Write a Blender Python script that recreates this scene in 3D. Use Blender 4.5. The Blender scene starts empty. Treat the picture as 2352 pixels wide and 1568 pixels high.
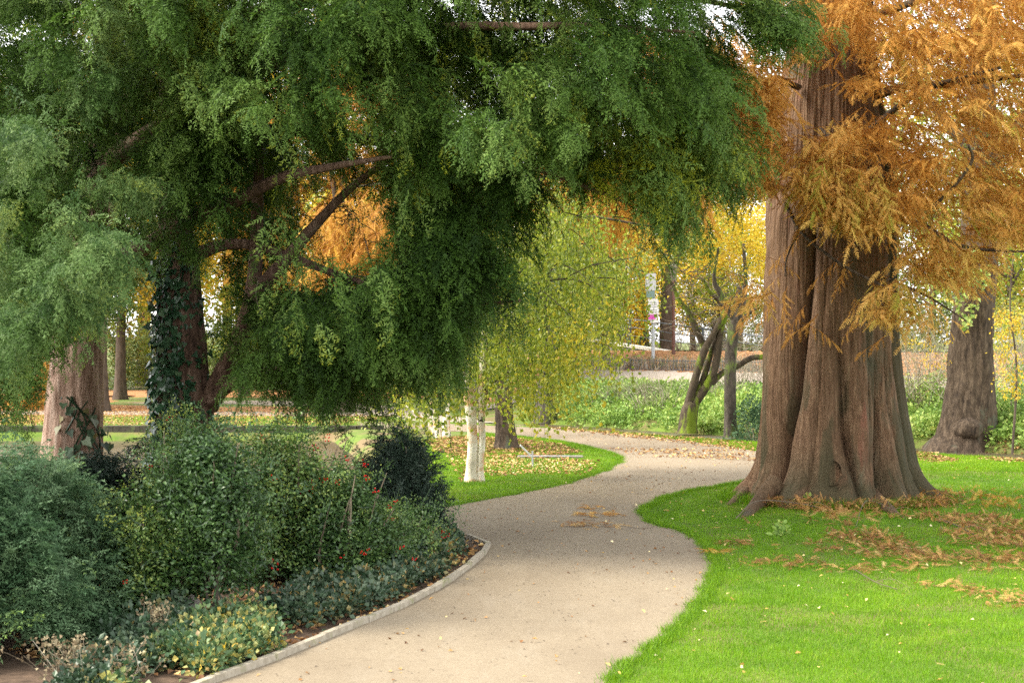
import bpy, math
import numpy as np

# ------------------------------------------------------------------ camera, sky, sun, exposure
S = bpy.context.scene
COL = S.collection
F = 2352 * 55 / 36.0          # focal length in photo-view pixels (2352 wide)
H = 2.6                       # eye height

cam = bpy.data.objects.new('camera', bpy.data.cameras.new('camera'))
COL.objects.link(cam)
cam.location = (0, 0, H)
cam.rotation_euler = (math.radians(90), 0, 0)
cam.data.lens = 55; cam.data.sensor_width = 36
cam.data.clip_start = 0.1; cam.data.clip_end = 3000
cam.data.dof.use_dof = True; cam.data.dof.focus_distance = 25; cam.data.dof.aperture_fstop = 5.0
S.camera = cam

SUN_EL, SUN_AZ = 46.0, -100.0     # azimuth measured clockwise from +Y; the sun stands left of and behind the camera
W = bpy.data.worlds.new('World'); S.world = W; W.use_nodes = True
nt = W.node_tree; nt.nodes.clear()
sky = nt.nodes.new('ShaderNodeTexSky'); sky.sky_type = 'NISHITA'; sky.sun_disc = False
sky.sun_elevation = math.radians(SUN_EL); sky.sun_rotation = math.radians(SUN_AZ)
sky.dust_density = 1.0; sky.air_density = 1.0; sky.ozone_density = 1
hs = nt.nodes.new('ShaderNodeHueSaturation'); hs.inputs['Saturation'].default_value = 0.06; hs.inputs['Value'].default_value = 1.0
bg = nt.nodes.new('ShaderNodeBackground'); bg.inputs['Strength'].default_value = 0.15
wo = nt.nodes.new('ShaderNodeOutputWorld')
nt.links.new(sky.outputs[0], hs.inputs['Color']); nt.links.new(hs.outputs[0], bg.inputs[0]); nt.links.new(bg.outputs[0], wo.inputs[0])

sl = bpy.data.lights.new('sun', 'SUN'); sl.energy = 1.45; sl.angle = math.radians(18); sl.color = (1.0, 0.91, 0.76)
so = bpy.data.objects.new('sun', sl); COL.objects.link(so)
_a, _e = math.radians(SUN_AZ), math.radians(SUN_EL)
from mathutils import Vector
_d = Vector((math.sin(_a) * math.cos(_e), math.cos(_a) * math.cos(_e), math.sin(_e)))
so.rotation_euler = _d.to_track_quat('Z', 'Y').to_euler(); so.location = (0, -5, 30)

S.view_settings.view_transform = 'Standard'; S.view_settings.look = 'None'
S.view_settings.exposure = 2.4; S.view_settings.gamma = 1
S.cycles.use_denoising = False; S.cycles.use_adaptive_sampling = False; S.cycles.sample_clamp_indirect = 4
S.cycles.max_bounces = 6; S.cycles.diffuse_bounces = 4; S.cycles.glossy_bounces = 2
S.cycles.transmission_bounces = 3; S.cycles.transparent_max_bounces = 4
S.cycles.caustics_reflective = False; S.cycles.caustics_refractive = False

# ------------------------------------------------------------------ numeric helpers
rng = np.random.default_rng(11)
def U(a, b, n=None): return rng.uniform(a, b, n)
def P(px, py, D): return np.array([(px - 1176) / F * D, D, H - (py - 784) / F * D])
def GD(py): return H * F / (py - 784)
def Gp(px, py): D = GD(py); return np.array([(px - 1176) / F * D, D])
def Rm(w, D): return w / 2 / F * D
def smooth(a, b, x): t = np.clip((x - a) / (b - a), 0, 1); return t * t * (3 - 2 * t)
_H = np.random.default_rng(5).random(1 << 16).astype(np.float32)
def vnoise(x, y, z=0.0):
    x, y, z = np.broadcast_arrays(np.asarray(x, float), np.asarray(y, float), np.asarray(z, float))
    xi, yi, zi = np.floor(x).astype(np.int64), np.floor(y).astype(np.int64), np.floor(z).astype(np.int64)
    fx, fy, fz = x - xi, y - yi, z - zi
    fx, fy, fz = [t * t * (3 - 2 * t) for t in (fx, fy, fz)]
    h = lambda i, j, k: _H[(i * 73856093 ^ j * 19349663 ^ k * 83492791) & 0xFFFF]
    r = 0
    for i in (0, 1):
        for j in (0, 1):
            for k in (0, 1):
                r = r + h(xi + i, yi + j, zi + k) * (fx if i else 1 - fx) * (fy if j else 1 - fy) * (fz if k else 1 - fz)
    return r
def fbm(x, y, z=0.0, o=3):
    r, a, t = 0, 1.0, 0
    for k in range(o):
        r = r + a * vnoise(np.asarray(x) * 2 ** k + 17 * k, np.asarray(y) * 2 ** k + 5 * k, np.asarray(z) * 2 ** k); t += a; a *= .5
    return r / t
def inpoly(x, y, poly):
    c = np.zeros(len(x), bool); n = len(poly); j = n - 1
    for i in range(n):
        xi, yi = poly[i]; xj, yj = poly[j]
        if yi != yj: c ^= ((yi > y) != (yj > y)) & (x < (xj - xi) * (y - yi) / (yj - yi) + xi)
        j = i
    return c
def pdist(x, y, poly):
    d = np.full(np.shape(x), 1e9); n = len(poly)
    for i in range(n):
        a, b = np.array(poly[i], float), np.array(poly[(i + 1) % n], float); ab = b - a
        t = np.clip(((x - a[0]) * ab[0] + (y - a[1]) * ab[1]) / (ab @ ab + 1e-9), 0, 1)
        d = np.minimum(d, np.hypot(x - a[0] - t * ab[0], y - a[1] - t * ab[1]))
    return d
def catmull(pts, n):
    p = np.array(pts, float); p = np.vstack([2 * p[0] - p[1], p, 2 * p[-1] - p[-2]])
    m = len(p) - 3; u = np.linspace(0, m - 1e-6, n); i = u.astype(int); t = (u - i)[:, None]
    a, b, c, d = p[i], p[i + 1], p[i + 2], p[i + 3]
    return .5 * (2 * b + (c - a) * t + (2 * a - 5 * b + 4 * c - d) * t ** 2 + (3 * b - a - 3 * c + d) * t ** 3)
def nrm(v): return v / (np.linalg.norm(v, axis=-1, keepdims=True) + 1e-9)
def frames(d, up):
    x = nrm(d); z = nrm(up - (up * x).sum(-1, keepdims=True) * x); y = np.cross(z, x)
    return np.stack([x, y, z], -1)
def dirs(az, el): return np.stack([np.sin(az) * np.cos(el), np.cos(az) * np.cos(el), np.sin(el)], -1)

class Buf:
    def __init__(s): s.v = []; s.f = []; s.t = []; s.n = 0
    def add(s, v, f, t=0.5):
        v = np.asarray(v, np.float32).reshape(-1, 3)
        s.v.append(v); s.f.append(np.asarray(f, np.int32).reshape(-1, 3) + s.n)
        s.t.append(np.broadcast_to(np.asarray(t, np.float32).reshape(-1), (len(v),)) if np.size(t) in (1, len(v)) else np.zeros(len(v), np.float32)); s.n += len(v)
        return s
    def inst(s, T, pos, R, sc, tint):
        tv, tf, tt = T; N = len(pos)
        if N == 0: return s
        sc = np.broadcast_to(np.asarray(sc, np.float32), (N,))
        v = np.einsum('nij,kj->nki', R.astype(np.float32), tv.astype(np.float32)) * sc[:, None, None] + np.asarray(pos, np.float32)[:, None, :]
        f = tf[None] + (np.arange(N) * len(tv))[:, None, None]
        return s.add(v.reshape(-1, 3), f.reshape(-1, 3), (np.asarray(tint, np.float32)[:, None] + tt[None]).reshape(-1))
    def arrays(s): return np.concatenate(s.v), np.concatenate(s.f), np.concatenate(s.t)
    def tmpl(s): return s.arrays()
    def quad(s, a, b, c, d, t=.5): return s.add([a, b, c, d], [[0, 1, 2], [0, 2, 3]], t)
    def box(s, c, sz, R=None, t=.5):
        k = np.array([[x, y, z] for x in (-.5, .5) for y in (-.5, .5) for z in (-.5, .5)]) * np.array(sz)
        if R is not None: k = k @ np.array(R).T
        k = k + np.array(c)
        q = [(0, 1, 3, 2), (4, 6, 7, 5), (0, 4, 5, 1), (2, 3, 7, 6), (0, 2, 6, 4), (1, 5, 7, 3)]
        for a, b, c_, d in q: s.add(k[[a, b, c_, d]], [[0, 1, 2], [0, 2, 3]], t)
        return s
    def tube(s, pts, rad, seg=8, n=None, bark=0.0, fl=0.0, t=.5, freq=9.0, cap=True):
        A = np.column_stack([np.array(pts, float), np.array(rad, float)])
        n = n or max(len(pts) * 4, 6)
        A = catmull(A, n) if len(pts) > 2 else A[0] + (A[1] - A[0]) * np.linspace(0, 1, n)[:, None]
        c, r = A[:, :3], np.maximum(A[:, 3], 1e-4)
        tg = nrm(np.gradient(c, axis=0))
        u = np.zeros_like(tg); ref = np.array([1., 0, 0]) if abs(tg[0][0]) < .8 else np.array([0, 1., 0])
        for i in range(n):
            w = ref - (ref @ tg[i]) * tg[i]; w /= np.linalg.norm(w) + 1e-9; u[i] = w; ref = w
        w = np.cross(tg, u); th = np.linspace(0, 2 * np.pi, seg, endpoint=False)
        L = np.concatenate([[0], np.cumsum(np.linalg.norm(np.diff(c, axis=0), axis=1))])
        rr = r[:, None] * np.ones((1, seg))
        if bark:
            cx, sx = np.cos(th)[None], np.sin(th)[None]; q = freq * r.mean()
            nz = fbm(cx * q + 40, sx * q + L[:, None] * .25, L[:, None] * 1.1)
            rid = 1 - np.abs(2 * fbm(cx * q * 2.2, sx * q * 2.2 + 7, L[:, None] * .9, 2) - 1) * 2
            rr = rr * (1 + bark * ((nz - .5) * 2 + rid * .6)) * (1 + .08 * np.cos(3 * th[None] + L[:, None]))
        if fl: rr = rr * (1 + fl * np.exp(-L[:, None] / (2.2 * r[0])) * (1 + .45 * np.cos(5 * th[None] + 1.0)))
        v = c[:, None] + rr[..., None] * (u[:, None] * np.cos(th)[None, :, None] + w[:, None] * np.sin(th)[None, :, None])
        i = np.arange(n - 1)[:, None] * seg; j = np.arange(seg)[None]; k = (j + 1) % seg
        a, b, c2, d = i + j, i + k, i + seg + k, i + seg + j
        f = np.concatenate([np.stack([a, b, c2], -1).reshape(-1, 3), np.stack([a, c2, d], -1).reshape(-1, 3)])
        v = v.reshape(-1, 3)
        if cap:
            v = np.vstack([v, c[-1:] + tg[-1:] * r[-1] * .3]); e = (n - 1) * seg
            f = np.vstack([f, np.stack([e + j[0], e + k[0], np.full(seg, len(v) - 1)], -1)])
        return s.add(v, f, t)
    def tris(s, V, t=.5):  # V (N,3,3)
        N = len(V); return s.add(V.reshape(-1, 3), np.arange(3 * N).reshape(-1, 3), np.repeat(np.broadcast_to(t, (N,)), 3))
    def build(s, name, mat, parent=None, smooth=False, loc=None):
        v, f, t = s.arrays()
        o0 = np.zeros(3)
        if parent is not None:
            q = parent
            while q is not None: o0 = o0 + np.array(q.location); q = q.parent
        elif loc is not None: o0 = np.array(loc, float)
        v = v - o0.astype(np.float32)
        me = bpy.data.meshes.new(name)
        me.vertices.add(len(v)); me.vertices.foreach_set('co', v.ravel())
        me.loops.add(f.size); me.loops.foreach_set('vertex_index', f.ravel())
        me.polygons.add(len(f)); me.polygons.foreach_set('loop_start', np.arange(len(f), dtype=np.int32) * 3)
        me.polygons.foreach_set('use_smooth', np.full(len(f), smooth, bool))
        me.update(calc_edges=True)
        at = me.attributes.new('tint', 'FLOAT', 'POINT'); at.data.foreach_set('value', t.astype(np.float32))
        me.materials.append(mat)
        o = bpy.data.objects.new(name, me); COL.objects.link(o)
        if parent is not None: o.parent = parent
        elif loc is not None: o.location = loc
        return o

def tag(o, label=None, cat=None, group=None, kind=None):
    if label: o['label'] = label
    if cat: o['category'] = cat
    if group: o['group'] = group
    if kind: o['kind'] = kind
    return o
def thing(name, label, cat, loc, group=None):
    o = bpy.data.objects.new(name, None); COL.objects.link(o); o.location = [float(q) for q in loc]
    o.empty_display_size = .3
    return tag(o, label, cat, group)

# ------------------------------------------------------------------ materials
def newmat(name):
    m = bpy.data.materials.new(name); m.use_nodes = True; nt = m.node_tree; nt.nodes.clear()
    out = nt.nodes.new('ShaderNodeOutputMaterial'); return m, nt, out
def ramp(nt, cols):
    r = nt.nodes.new('ShaderNodeValToRGB'); e = r.color_ramp.elements
    while len(e) < len(cols): e.new(.5)
    for k, (p, c) in enumerate(cols): e[k].position = p; e[k].color = (*c, 1)
    return r
def mleaf(name, cols, rough=.55, tr=.25, spec=.4):
    m, nt, out = newmat(name); L = nt.links.new
    a = nt.nodes.new('ShaderNodeAttribute'); a.attribute_name = 'tint'
    r = ramp(nt, cols); L(a.outputs['Fac'], r.inputs[0])
    b = nt.nodes.new('ShaderNodeBsdfPrincipled'); b.inputs['Roughness'].default_value = rough
    b.inputs['Specular IOR Level'].default_value = spec
    L(r.outputs[0], b.inputs['Base Color'])
    if tr > 0:
        t = nt.nodes.new('ShaderNodeBsdfTranslucent'); L(r.outputs[0], t.inputs[0])
        x = nt.nodes.new('ShaderNodeMixShader'); x.inputs[0].default_value = tr
        L(b.outputs[0], x.inputs[1]); L(t.outputs[0], x.inputs[2]); L(x.outputs[0], out.inputs[0])
    else: L(b.outputs[0], out.inputs[0])
    return m
def mnoise(name, cols, scale=(1, 1, 1), nscale=4.0, detail=8, rough=.9, bump=.3, bdist=.01, second=None, nrough=.6, spec=.3, dist=0.0):
    """noise-driven colour; second=(noise scale, threshold a, threshold b, colour, stretch)"""
    m, nt, out = newmat(name); L = nt.links.new
    tc = nt.nodes.new('ShaderNodeTexCoord'); mp = nt.nodes.new('ShaderNodeMapping'); mp.inputs['Scale'].default_value = scale
    L(tc.outputs['Object'], mp.inputs[0])
    n = nt.nodes.new('ShaderNodeTexNoise'); n.inputs['Scale'].default_value = nscale; n.inputs['Detail'].default_value = detail
    n.inputs['Roughness'].default_value = nrough; n.inputs['Distortion'].default_value = dist
    L(mp.outputs[0], n.inputs['Vector'])
    r = ramp(nt, cols); L(n.outputs['Fac'], r.inputs[0]); col = r.outputs[0]
    for sec in (second or []):
        sc, a, b, c, st = sec
        mp2 = nt.nodes.new('ShaderNodeMapping'); mp2.inputs['Scale'].default_value = st; L(tc.outputs['Object'], mp2.inputs[0])
        n2 = nt.nodes.new('ShaderNodeTexNoise'); n2.inputs['Scale'].default_value = sc; n2.inputs['Detail'].default_value = 6
        n2.inputs['Roughness'].default_value = .65
        L(mp2.outputs[0], n2.inputs['Vector'])
        r2 = ramp(nt, [(a, (0, 0, 0)), (b, (1, 1, 1))]); L(n2.outputs['Fac'], r2.inputs[0])
        mx = nt.nodes.new('ShaderNodeMix'); mx.data_type = 'RGBA'; mx.inputs['B'].default_value = (*c, 1)
        L(r2.outputs[0], mx.inputs['Factor']); L(col, mx.inputs['A']); col = mx.outputs['Result']
    b = nt.nodes.new('ShaderNodeBsdfPrincipled'); b.inputs['Roughness'].default_value = rough; b.inputs['Specular IOR Level'].default_value = spec
    L(col, b.inputs['Base Color'])
    if bump:
        bp = nt.nodes.new('ShaderNodeBump'); bp.inputs['Strength'].default_value = bump; bp.inputs['Distance'].default_value = bdist
        L(n.outputs['Fac'], bp.inputs['Height']); L(bp.outputs[0], b.inputs['Normal'])
    L(b.outputs[0], out.inputs[0])
    return m
def mplain(name, c, rough=.5, metal=0.0):
    return mnoise(name, [(.3, tuple(.85 * q for q in c)), (.7, c)], nscale=20, rough=rough, bump=.05)

M = {}
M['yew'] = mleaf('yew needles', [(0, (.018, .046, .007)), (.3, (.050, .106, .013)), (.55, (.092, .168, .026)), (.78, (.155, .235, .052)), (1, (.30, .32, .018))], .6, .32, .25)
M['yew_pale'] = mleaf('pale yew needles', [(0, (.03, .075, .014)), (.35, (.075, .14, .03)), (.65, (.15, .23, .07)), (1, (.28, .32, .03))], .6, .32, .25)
M['bluegreen'] = mleaf('blue green needles', [(0, (.028, .07, .028)), (.4, (.065, .13, .055)), (.8, (.14, .22, .11)), (1, (.17, .27, .05))], .6, .22, .25)
M['dark'] = mleaf('dark shrub needles', [(0, (.014, .03, .018)), (.5, (.035, .06, .04)), (.85, (.08, .11, .08)), (1, (.22, .13, .04))], .5, .15)
M['rust'] = mleaf('rusty feather leaves', [(0, (.34, .15, .03)), (.35, (.54, .27, .055)), (.6, (.70, .42, .12)), (.82, (.54, .38, .08)), (1, (.34, .37, .05))], .6, .42, .15)
M['rust2'] = mleaf('orange feather leaves', [(0, (.36, .16, .03)), (.5, (.50, .26, .045)), (.8, (.55, .36, .06)), (1, (.36, .36, .06))], .6, .4, .2)
M['birch'] = mleaf('birch leaves', [(0, (.10, .17, .02)), (.4, (.27, .33, .035)), (.65, (.48, .47, .05)), (.85, (.62, .48, .04)), (1, (.62, .36, .04))], .4, .5)
M['yellow'] = mleaf('yellow leaves', [(0, (.45, .30, .02)), (.5, (.72, .52, .03)), (1, (.5, .50, .05))], .5, .4)
M['lime'] = mleaf('yellow green leaves', [(0, (.10, .17, .02)), (.5, (.30, .36, .04)), (1, (.55, .50, .06))], .5, .4)
M['olive'] = mleaf('olive leaves', [(0, (.05, .09, .02)), (.5, (.13, .18, .045)), (1, (.30, .30, .08))], .5, .35)
M['amber'] = mleaf('amber leaves', [(0, (.28, .12, .02)), (.5, (.5, .27, .04)), (1, (.6, .42, .08))], .5, .4)
M['holly'] = mleaf('holly leaves', [(0, (.024, .058, .018)), (.5, (.068, .13, .032)), (.8, (.15, .21, .045)), (1, (.30, .34, .06))], .38, .15, .4)
M['ivy'] = mleaf('ivy leaves', [(0, (.015, .05, .022)), (.6, (.04, .10, .045)), (1, (.11, .19, .10))], .3, .1, .5)
M['groundivy'] = mleaf('ground ivy leaves', [(0, (.018, .04, .018)), (.5, (.04, .075, .038)), (.85, (.08, .115, .065)), (1, (.26, .18, .05))], .42, .1, .35)
M['berry'] = mplain('red berry', (.55, .014, .01), .25)
M['mixed'] = mleaf('autumn ground leaves', [(0, (.04, .09, .035)), (.45, (.10, .17, .065)), (.68, (.24, .27, .09)), (.84, (.36, .33, .10)), (.95, (.55, .38, .03)), (1, (.42, .30, .16))], .45, .25)
M['dry'] = mleaf('dry flower heads', [(0, (.10, .07, .035)), (.5, (.19, .14, .08)), (1, (.32, .27, .16))], .8, .2)
M['litter'] = mleaf('fallen leaves', [(0, (.10, .045, .02)), (.3, (.26, .12, .04)), (.55, (.42, .24, .09)), (.8, (.60, .42, .18)), (1, (.75, .55, .08))], .7, .15)
M['paleleaf'] = mleaf('pale fallen leaves', [(0, (.40, .20, .05)), (.4, (.62, .42, .12)), (.8, (.72, .60, .30)), (1, (.80, .70, .45))], .6, .2)
M['straw'] = mleaf('fallen feather leaves', [(0, (.20, .09, .03)), (.4, (.38, .18, .05)), (.7, (.50, .31, .10)), (1, (.52, .40, .18))], .7, .25)
M['grass'] = mleaf('grass blades', [(0, (.045, .12, .005)), (.5, (.125, .265, .005)), (.85, (.23, .38, .010)), (1, (.38, .42, .06))], .5, .35, .25)
M['cover'] = mleaf('bank ground cover', [(0, (.10, .20, .03)), (.5, (.27, .40, .08)), (.85, (.50, .56, .16)), (1, (.7, .52, .08))], .5, .3)
M['twig'] = mleaf('bare twigs', [(0, (.07, .05, .035)), (.5, (.20, .16, .11)), (1, (.42, .38, .29))], .9, 0)
M['soil'] = mnoise('soil', [(.3, (.05, .032, .02)), (.7, (.13, .085, .055))], nscale=9, bump=.6, bdist=.03)
M['ground'] = mnoise('park turf', [(.3, (.055, .10, .012)), (.55, (.095, .15, .016)), (.75, (.15, .17, .035))], nscale=3, bump=.4, bdist=.03, second=[(.6, .46, .62, (.16, .115, .055), (1, 1, 1))])
M['gravel'] = mnoise('sandy gravel', [(.28, (.13, .102, .068)), (.45, (.21, .168, .114)), (.6, (.255, .207, .143)), (.78, (.38, .32, .235))], nscale=55, detail=5, nrough=.8, bump=.5, bdist=.008,
                    second=[(.45, .42, .80, (.145, .112, .074), (1, .5, 1)), (1.7, .52, .95, (.25, .21, .155), (1.6, .35, 1)), (9, .56, .85, (.15, .118, .080), (1, .5, 1)), (140, .66, .70, (.14, .10, .07), (1, 1, 1)), (170, .66, .70, (.68, .62, .54), (1, 1, 1))])
M['gravel2'] = mnoise('pale far gravel', [(.3, (.24, .195, .155)), (.7, (.36, .305, .25))], nscale=12, bump=.2)
M['leafground'] = mnoise('leaf covered ground', [(.35, (.16, .07, .03)), (.5, (.32, .15, .06)), (.65, (.46, .25, .10)), (.8, (.25, .24, .06))], nscale=5, detail=10, nrough=.75, bump=.6, bdist=.05)
M['water'] = mnoise('still water', [(.3, (.065, .05, .03)), (.7, (.11, .085, .05))], nscale=2, rough=.32, bump=.15, bdist=.03, spec=.35)
M['kerb'] = mnoise('concrete edging', [(.3, (.22, .19, .14)), (.7, (.38, .34, .27))], nscale=14, bump=.5, bdist=.01, second=[(5, .55, .7, (.20, .20, .10), (1, 1, 1))])
M['stone'] = mnoise('grey stone', [(.3, (.11, .10, .085)), (.7, (.26, .235, .20))], nscale=10, bump=.5, bdist=.02)
M['darkstone'] = mnoise('wet stone wall', [(.3, (.02, .018, .012)), (.7, (.075, .065, .045))], nscale=8, bump=.6, bdist=.03, second=[(3, .5, .65, (.09, .12, .04), (1, 1, 1))])
M['redbark'] = mnoise('fibrous red bark', [(.25, (.032, .016, .008)), (.40, (.09, .049, .026)), (.53, (.155, .090, .050)), (.64, (.23, .15, .090)), (.8, (.36, .265, .175))], scale=(1, 1, .07), nscale=24, detail=12, nrough=.75, bump=1.0, bdist=.04, dist=.7,
                      second=[(1.3, .55, .68, (.085, .085, .055), (1, 1, .3)), (2.2, .62, .72, (.20, .085, .055), (1, 1, .25))])
M['yewbark'] = mnoise('peeling yew bark', [(.3, (.05, .028, .02)), (.5, (.13, .075, .052)), (.7, (.24, .16, .12))], scale=(1, 1, .2), nscale=14, detail=9, bump=1, bdist=.02, second=[(2, .58, .7, (.07, .09, .045), (1, 1, .4))])
M['palebark'] = mnoise('pale stringy bark', [(.28, (.07, .038, .025)), (.42, (.19, .115, .08)), (.56, (.32, .22, .165)), (.72, (.46, .36, .29))], scale=(1, 1, .1), nscale=16, detail=9, nrough=.7, bump=1, bdist=.03, second=[(1.5, .6, .7, (.16, .09, .07), (1, 1, .3))])
M['oakbark'] = mnoise('ridged brown bark', [(.34, (.02, .013, .008)), (.5, (.07, .048, .030)), (.7, (.16, .115, .075))], scale=(1, 1, .25), nscale=13, detail=8, nrough=.7, bump=1, bdist=.04, second=[(1.2, .58, .7, (.10, .13, .085), (1, 1, .5))])
M['greybark'] = mnoise('grey brown bark', [(.3, (.025, .02, .014)), (.7, (.095, .078, .06))], scale=(1, 1, .4), nscale=12, bump=.8, bdist=.02, second=[(2.5, .52, .62, (.11, .15, .03), (1, 1, .5))])
M['mossbark'] = mnoise('mossy bark', [(.3, (.03, .022, .014)), (.7, (.095, .072, .045))], scale=(1, 1, .4), nscale=12, bump=.8, bdist=.02, second=[(1.6, .50, .58, (.15, .21, .015), (1, 1, .35))])
M['plainbark'] = mnoise('brown bark', [(.3, (.035, .025, .017)), (.7, (.12, .09, .065))], scale=(1, 1, .3), nscale=10, bump=.6, bdist=.02)
M['birchbark'] = mnoise('white birch bark', [(.3, (.48, .42, .33)), (.5, (.72, .64, .53)), (.7, (.84, .80, .73))], nscale=4, bump=.2, bdist=.01,
                        second=[(3.0, .50, .58, (.62, .36, .19), (.5, .5, .8)), (5.0, .60, .62, (.05, .04, .03), (.35, .35, 1.5)), (4, .58, .66, (.24, .25, .14), (1, 1, .8))])
M['metal'] = mplain('brushed metal', (.50, .51, .52), .35)
M['darkmetal'] = mplain('dark painted metal', (.05, .065, .08), .4)
M['rustmetal'] = mplain('brown painted metal', (.13, .06, .045), .6)
M['greypole'] = mplain('galvanised pole', (.38, .42, .45), .4)
M['white'] = mplain('white panel', (.78, .78, .76), .4)
M['magenta'] = mplain('magenta panel', (.62, .07, .42), .4)
M['lilac'] = mplain('lilac print', (.60, .35, .68), .4)
M['ink'] = mplain('grey print', (.25, .26, .28), .5)
M['greenplate'] = mplain('green grey panel', (.17, .26, .24), .4)

# ------------------------------------------------------------------ terrain
POND = [(-1.75, 33.6), (-1.95, 36), (-3.4, 38.5), (-5.0, 46.3), (-45, 46.3), (-45, 30.5), (-9, 30.5), (-3, 32)]
_sx = np.array([-6, -2, 1.55, 4.7, 11.5, 20, 30]); _sy = np.array([52, 51, 48.9, 44.6, 36.4, 27, 18])
def sdist(x, y): return (y - np.interp(x, _sx, _sy)) * np.interp(x, [-2, 2, 30], [1.0, .80, .72])
def hfun(x, y):
    x = np.asarray(x, float); y = np.asarray(y, float)
    s = sdist(x, y); a = smooth(-1.2, 2.6, x)
    bank = np.interp(s, [1.5, 3, 5.5, 8, 12, 20, 21.6, 26, 60], [0, .35, .72, .93, 1.36, 2.2, 2.15, 1.2, 1.0])
    z = a * bank - a * .5 * smooth(1.8, .9, np.abs(s))
    z = z + smooth(85, 150, y) * 3.0 * (1 - a * .7)
    ins = inpoly(x.ravel(), y.ravel(), POND).reshape(x.shape); d = pdist(x, y, POND)
    z = z - np.where(ins, .9 * smooth(0, .9, d), 0)
    rt = np.hypot(x - 11.25, y - 39.2); z = z + .16 * smooth(3.2, .8, rt)
    return z
xs = np.concatenate([np.arange(-400, -40, 40), np.arange(-40, -24, 2), np.arange(-24, 34, .4), np.arange(34, 60, 2), np.arange(60, 420, 40)])
ys = np.concatenate([np.arange(-200, 0, 40), np.arange(0, 28, 2), np.arange(28, 76, .4), np.arange(76, 160, 3), np.arange(160, 900, 60)])
X, Y = np.meshgrid(xs, ys); Z = hfun(X, Y)
b = Buf(); nx = len(xs)
i = np.arange(len(ys) - 1)[:, None] * nx; j = np.arange(nx - 1)[None]
a_, b_, c_, d_ = i + j, i + j + 1, i + nx + j + 1, i + nx + j
b.add(np.stack([X, Y, Z], -1).reshape(-1, 3), np.concatenate([np.stack([a_, b_, c_], -1).reshape(-1, 3), np.stack([a_, c_, d_], -1).reshape(-1, 3)]))
tag(b.build('ground', M['ground'], smooth=True), kind='structure')

def sheet(name, poly, z, mat, follow=False, wob=.05, step=.35):
    """flat ground sheet from a world polygon, its edge roughened"""
    p = np.array(poly, float); out = []
    for k in range(len(p)):
        a, c = p[k], p[(k + 1) % len(p)]; n = max(1, int(np.linalg.norm(c - a) / step))
        for q in range(n): out.append(a + (c - a) * q / n)
    p = np.array(out)
    if wob: p = p + wob * np.stack([vnoise(p[:, 0] * 2, p[:, 1] * 2, 1) - .5, vnoise(p[:, 0] * 2, p[:, 1] * 2, 9) - .5], -1) * 2
    if follow:
        lo, hi = p.min(0), p.max(0); gx = np.arange(lo[0], hi[0], .4); gy = np.arange(lo[1], hi[1], .4)
        QX, QY = np.meshgrid(gx, gy); m = inpoly(QX.ravel() + .2, QY.ravel() + .2, p).reshape(QX.shape)[:-1, :-1]
        bb = Buf(); n = len(gx); ii, jj = np.nonzero(m); o = ii * n + jj
        bb.add(np.stack([QX, QY, hfun(QX, QY) + z], -1).reshape(-1, 3), np.concatenate([np.stack([o, o + 1, o + n + 1], -1), np.stack([o, o + n + 1, o + n], -1)]))
        ob = bb.build(name, mat, smooth=True)
    else:
        me = bpy.data.meshes.new(name); me.from_pydata([(x, y, z) for x, y in p], [], [list(range(len(p)))]); me.update()
        me.materials.append(mat); ob = bpy.data.objects.new(name, me); COL.objects.link(ob)
        if me.polygons[0].normal.z < 0: me.flip_normals()
    tag(ob, kind='structure'); return ob
def GP(l): return [tuple(Gp(*q)) for q in l]

def dense(l, n): return [tuple(q) for q in catmull(l, n)]
right_edge = dense([(1390, 1568), (1480, 1506), (1560, 1440), (1618, 1372), (1647, 1305), (1640, 1275), (1602, 1238), (1570, 1220), (1528, 1210), (1487, 1192), (1480, 1176), (1510, 1150), (1580, 1130), (1650, 1117), (1740, 1104), (1860, 1098)], 60)
far_edge = dense([(1960, 1078), (1860, 1056), (1735, 1036), (1640, 1021), (1500, 1004), (1350, 990), (1250, 982), (1190, 976), (1080, 972), (960, 970), (820, 968)], 40)
near_isl = dense([(820, 984), (960, 985), (1100, 994), (1190, 1002), (1270, 1011), (1340, 1024), (1400, 1040), (1425, 1053), (1412, 1068), (1370, 1088), (1280, 1115), (1180, 1135), (1100, 1150), (1010, 1165), (900, 1178), (760, 1190)], 60)
left_edge = dense([(760, 1215), (900, 1216), (1010, 1222), (1080, 1236), (1112, 1241), (1122, 1254), (1100, 1285), (1040, 1330), (930, 1392), (790, 1450), (640, 1512), (480, 1570)], 50)
path_poly = GP([(1180, 1800)] + right_edge + far_edge + near_isl + left_edge + [(0, 1800)])
sheet('gravel_path', path_poly, .006, M['gravel'], wob=.04, step=.25)
bed_poly = GP([(q[0] - 3, q[1]) for q in left_edge]) + [(-4, 9), (-30, 9), (-30, 29), (-6, 28)] 
sheet('planting_bed_soil', bed_poly, .004, M['soil'], wob=0)
bed_poly_np = bed_poly
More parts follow.
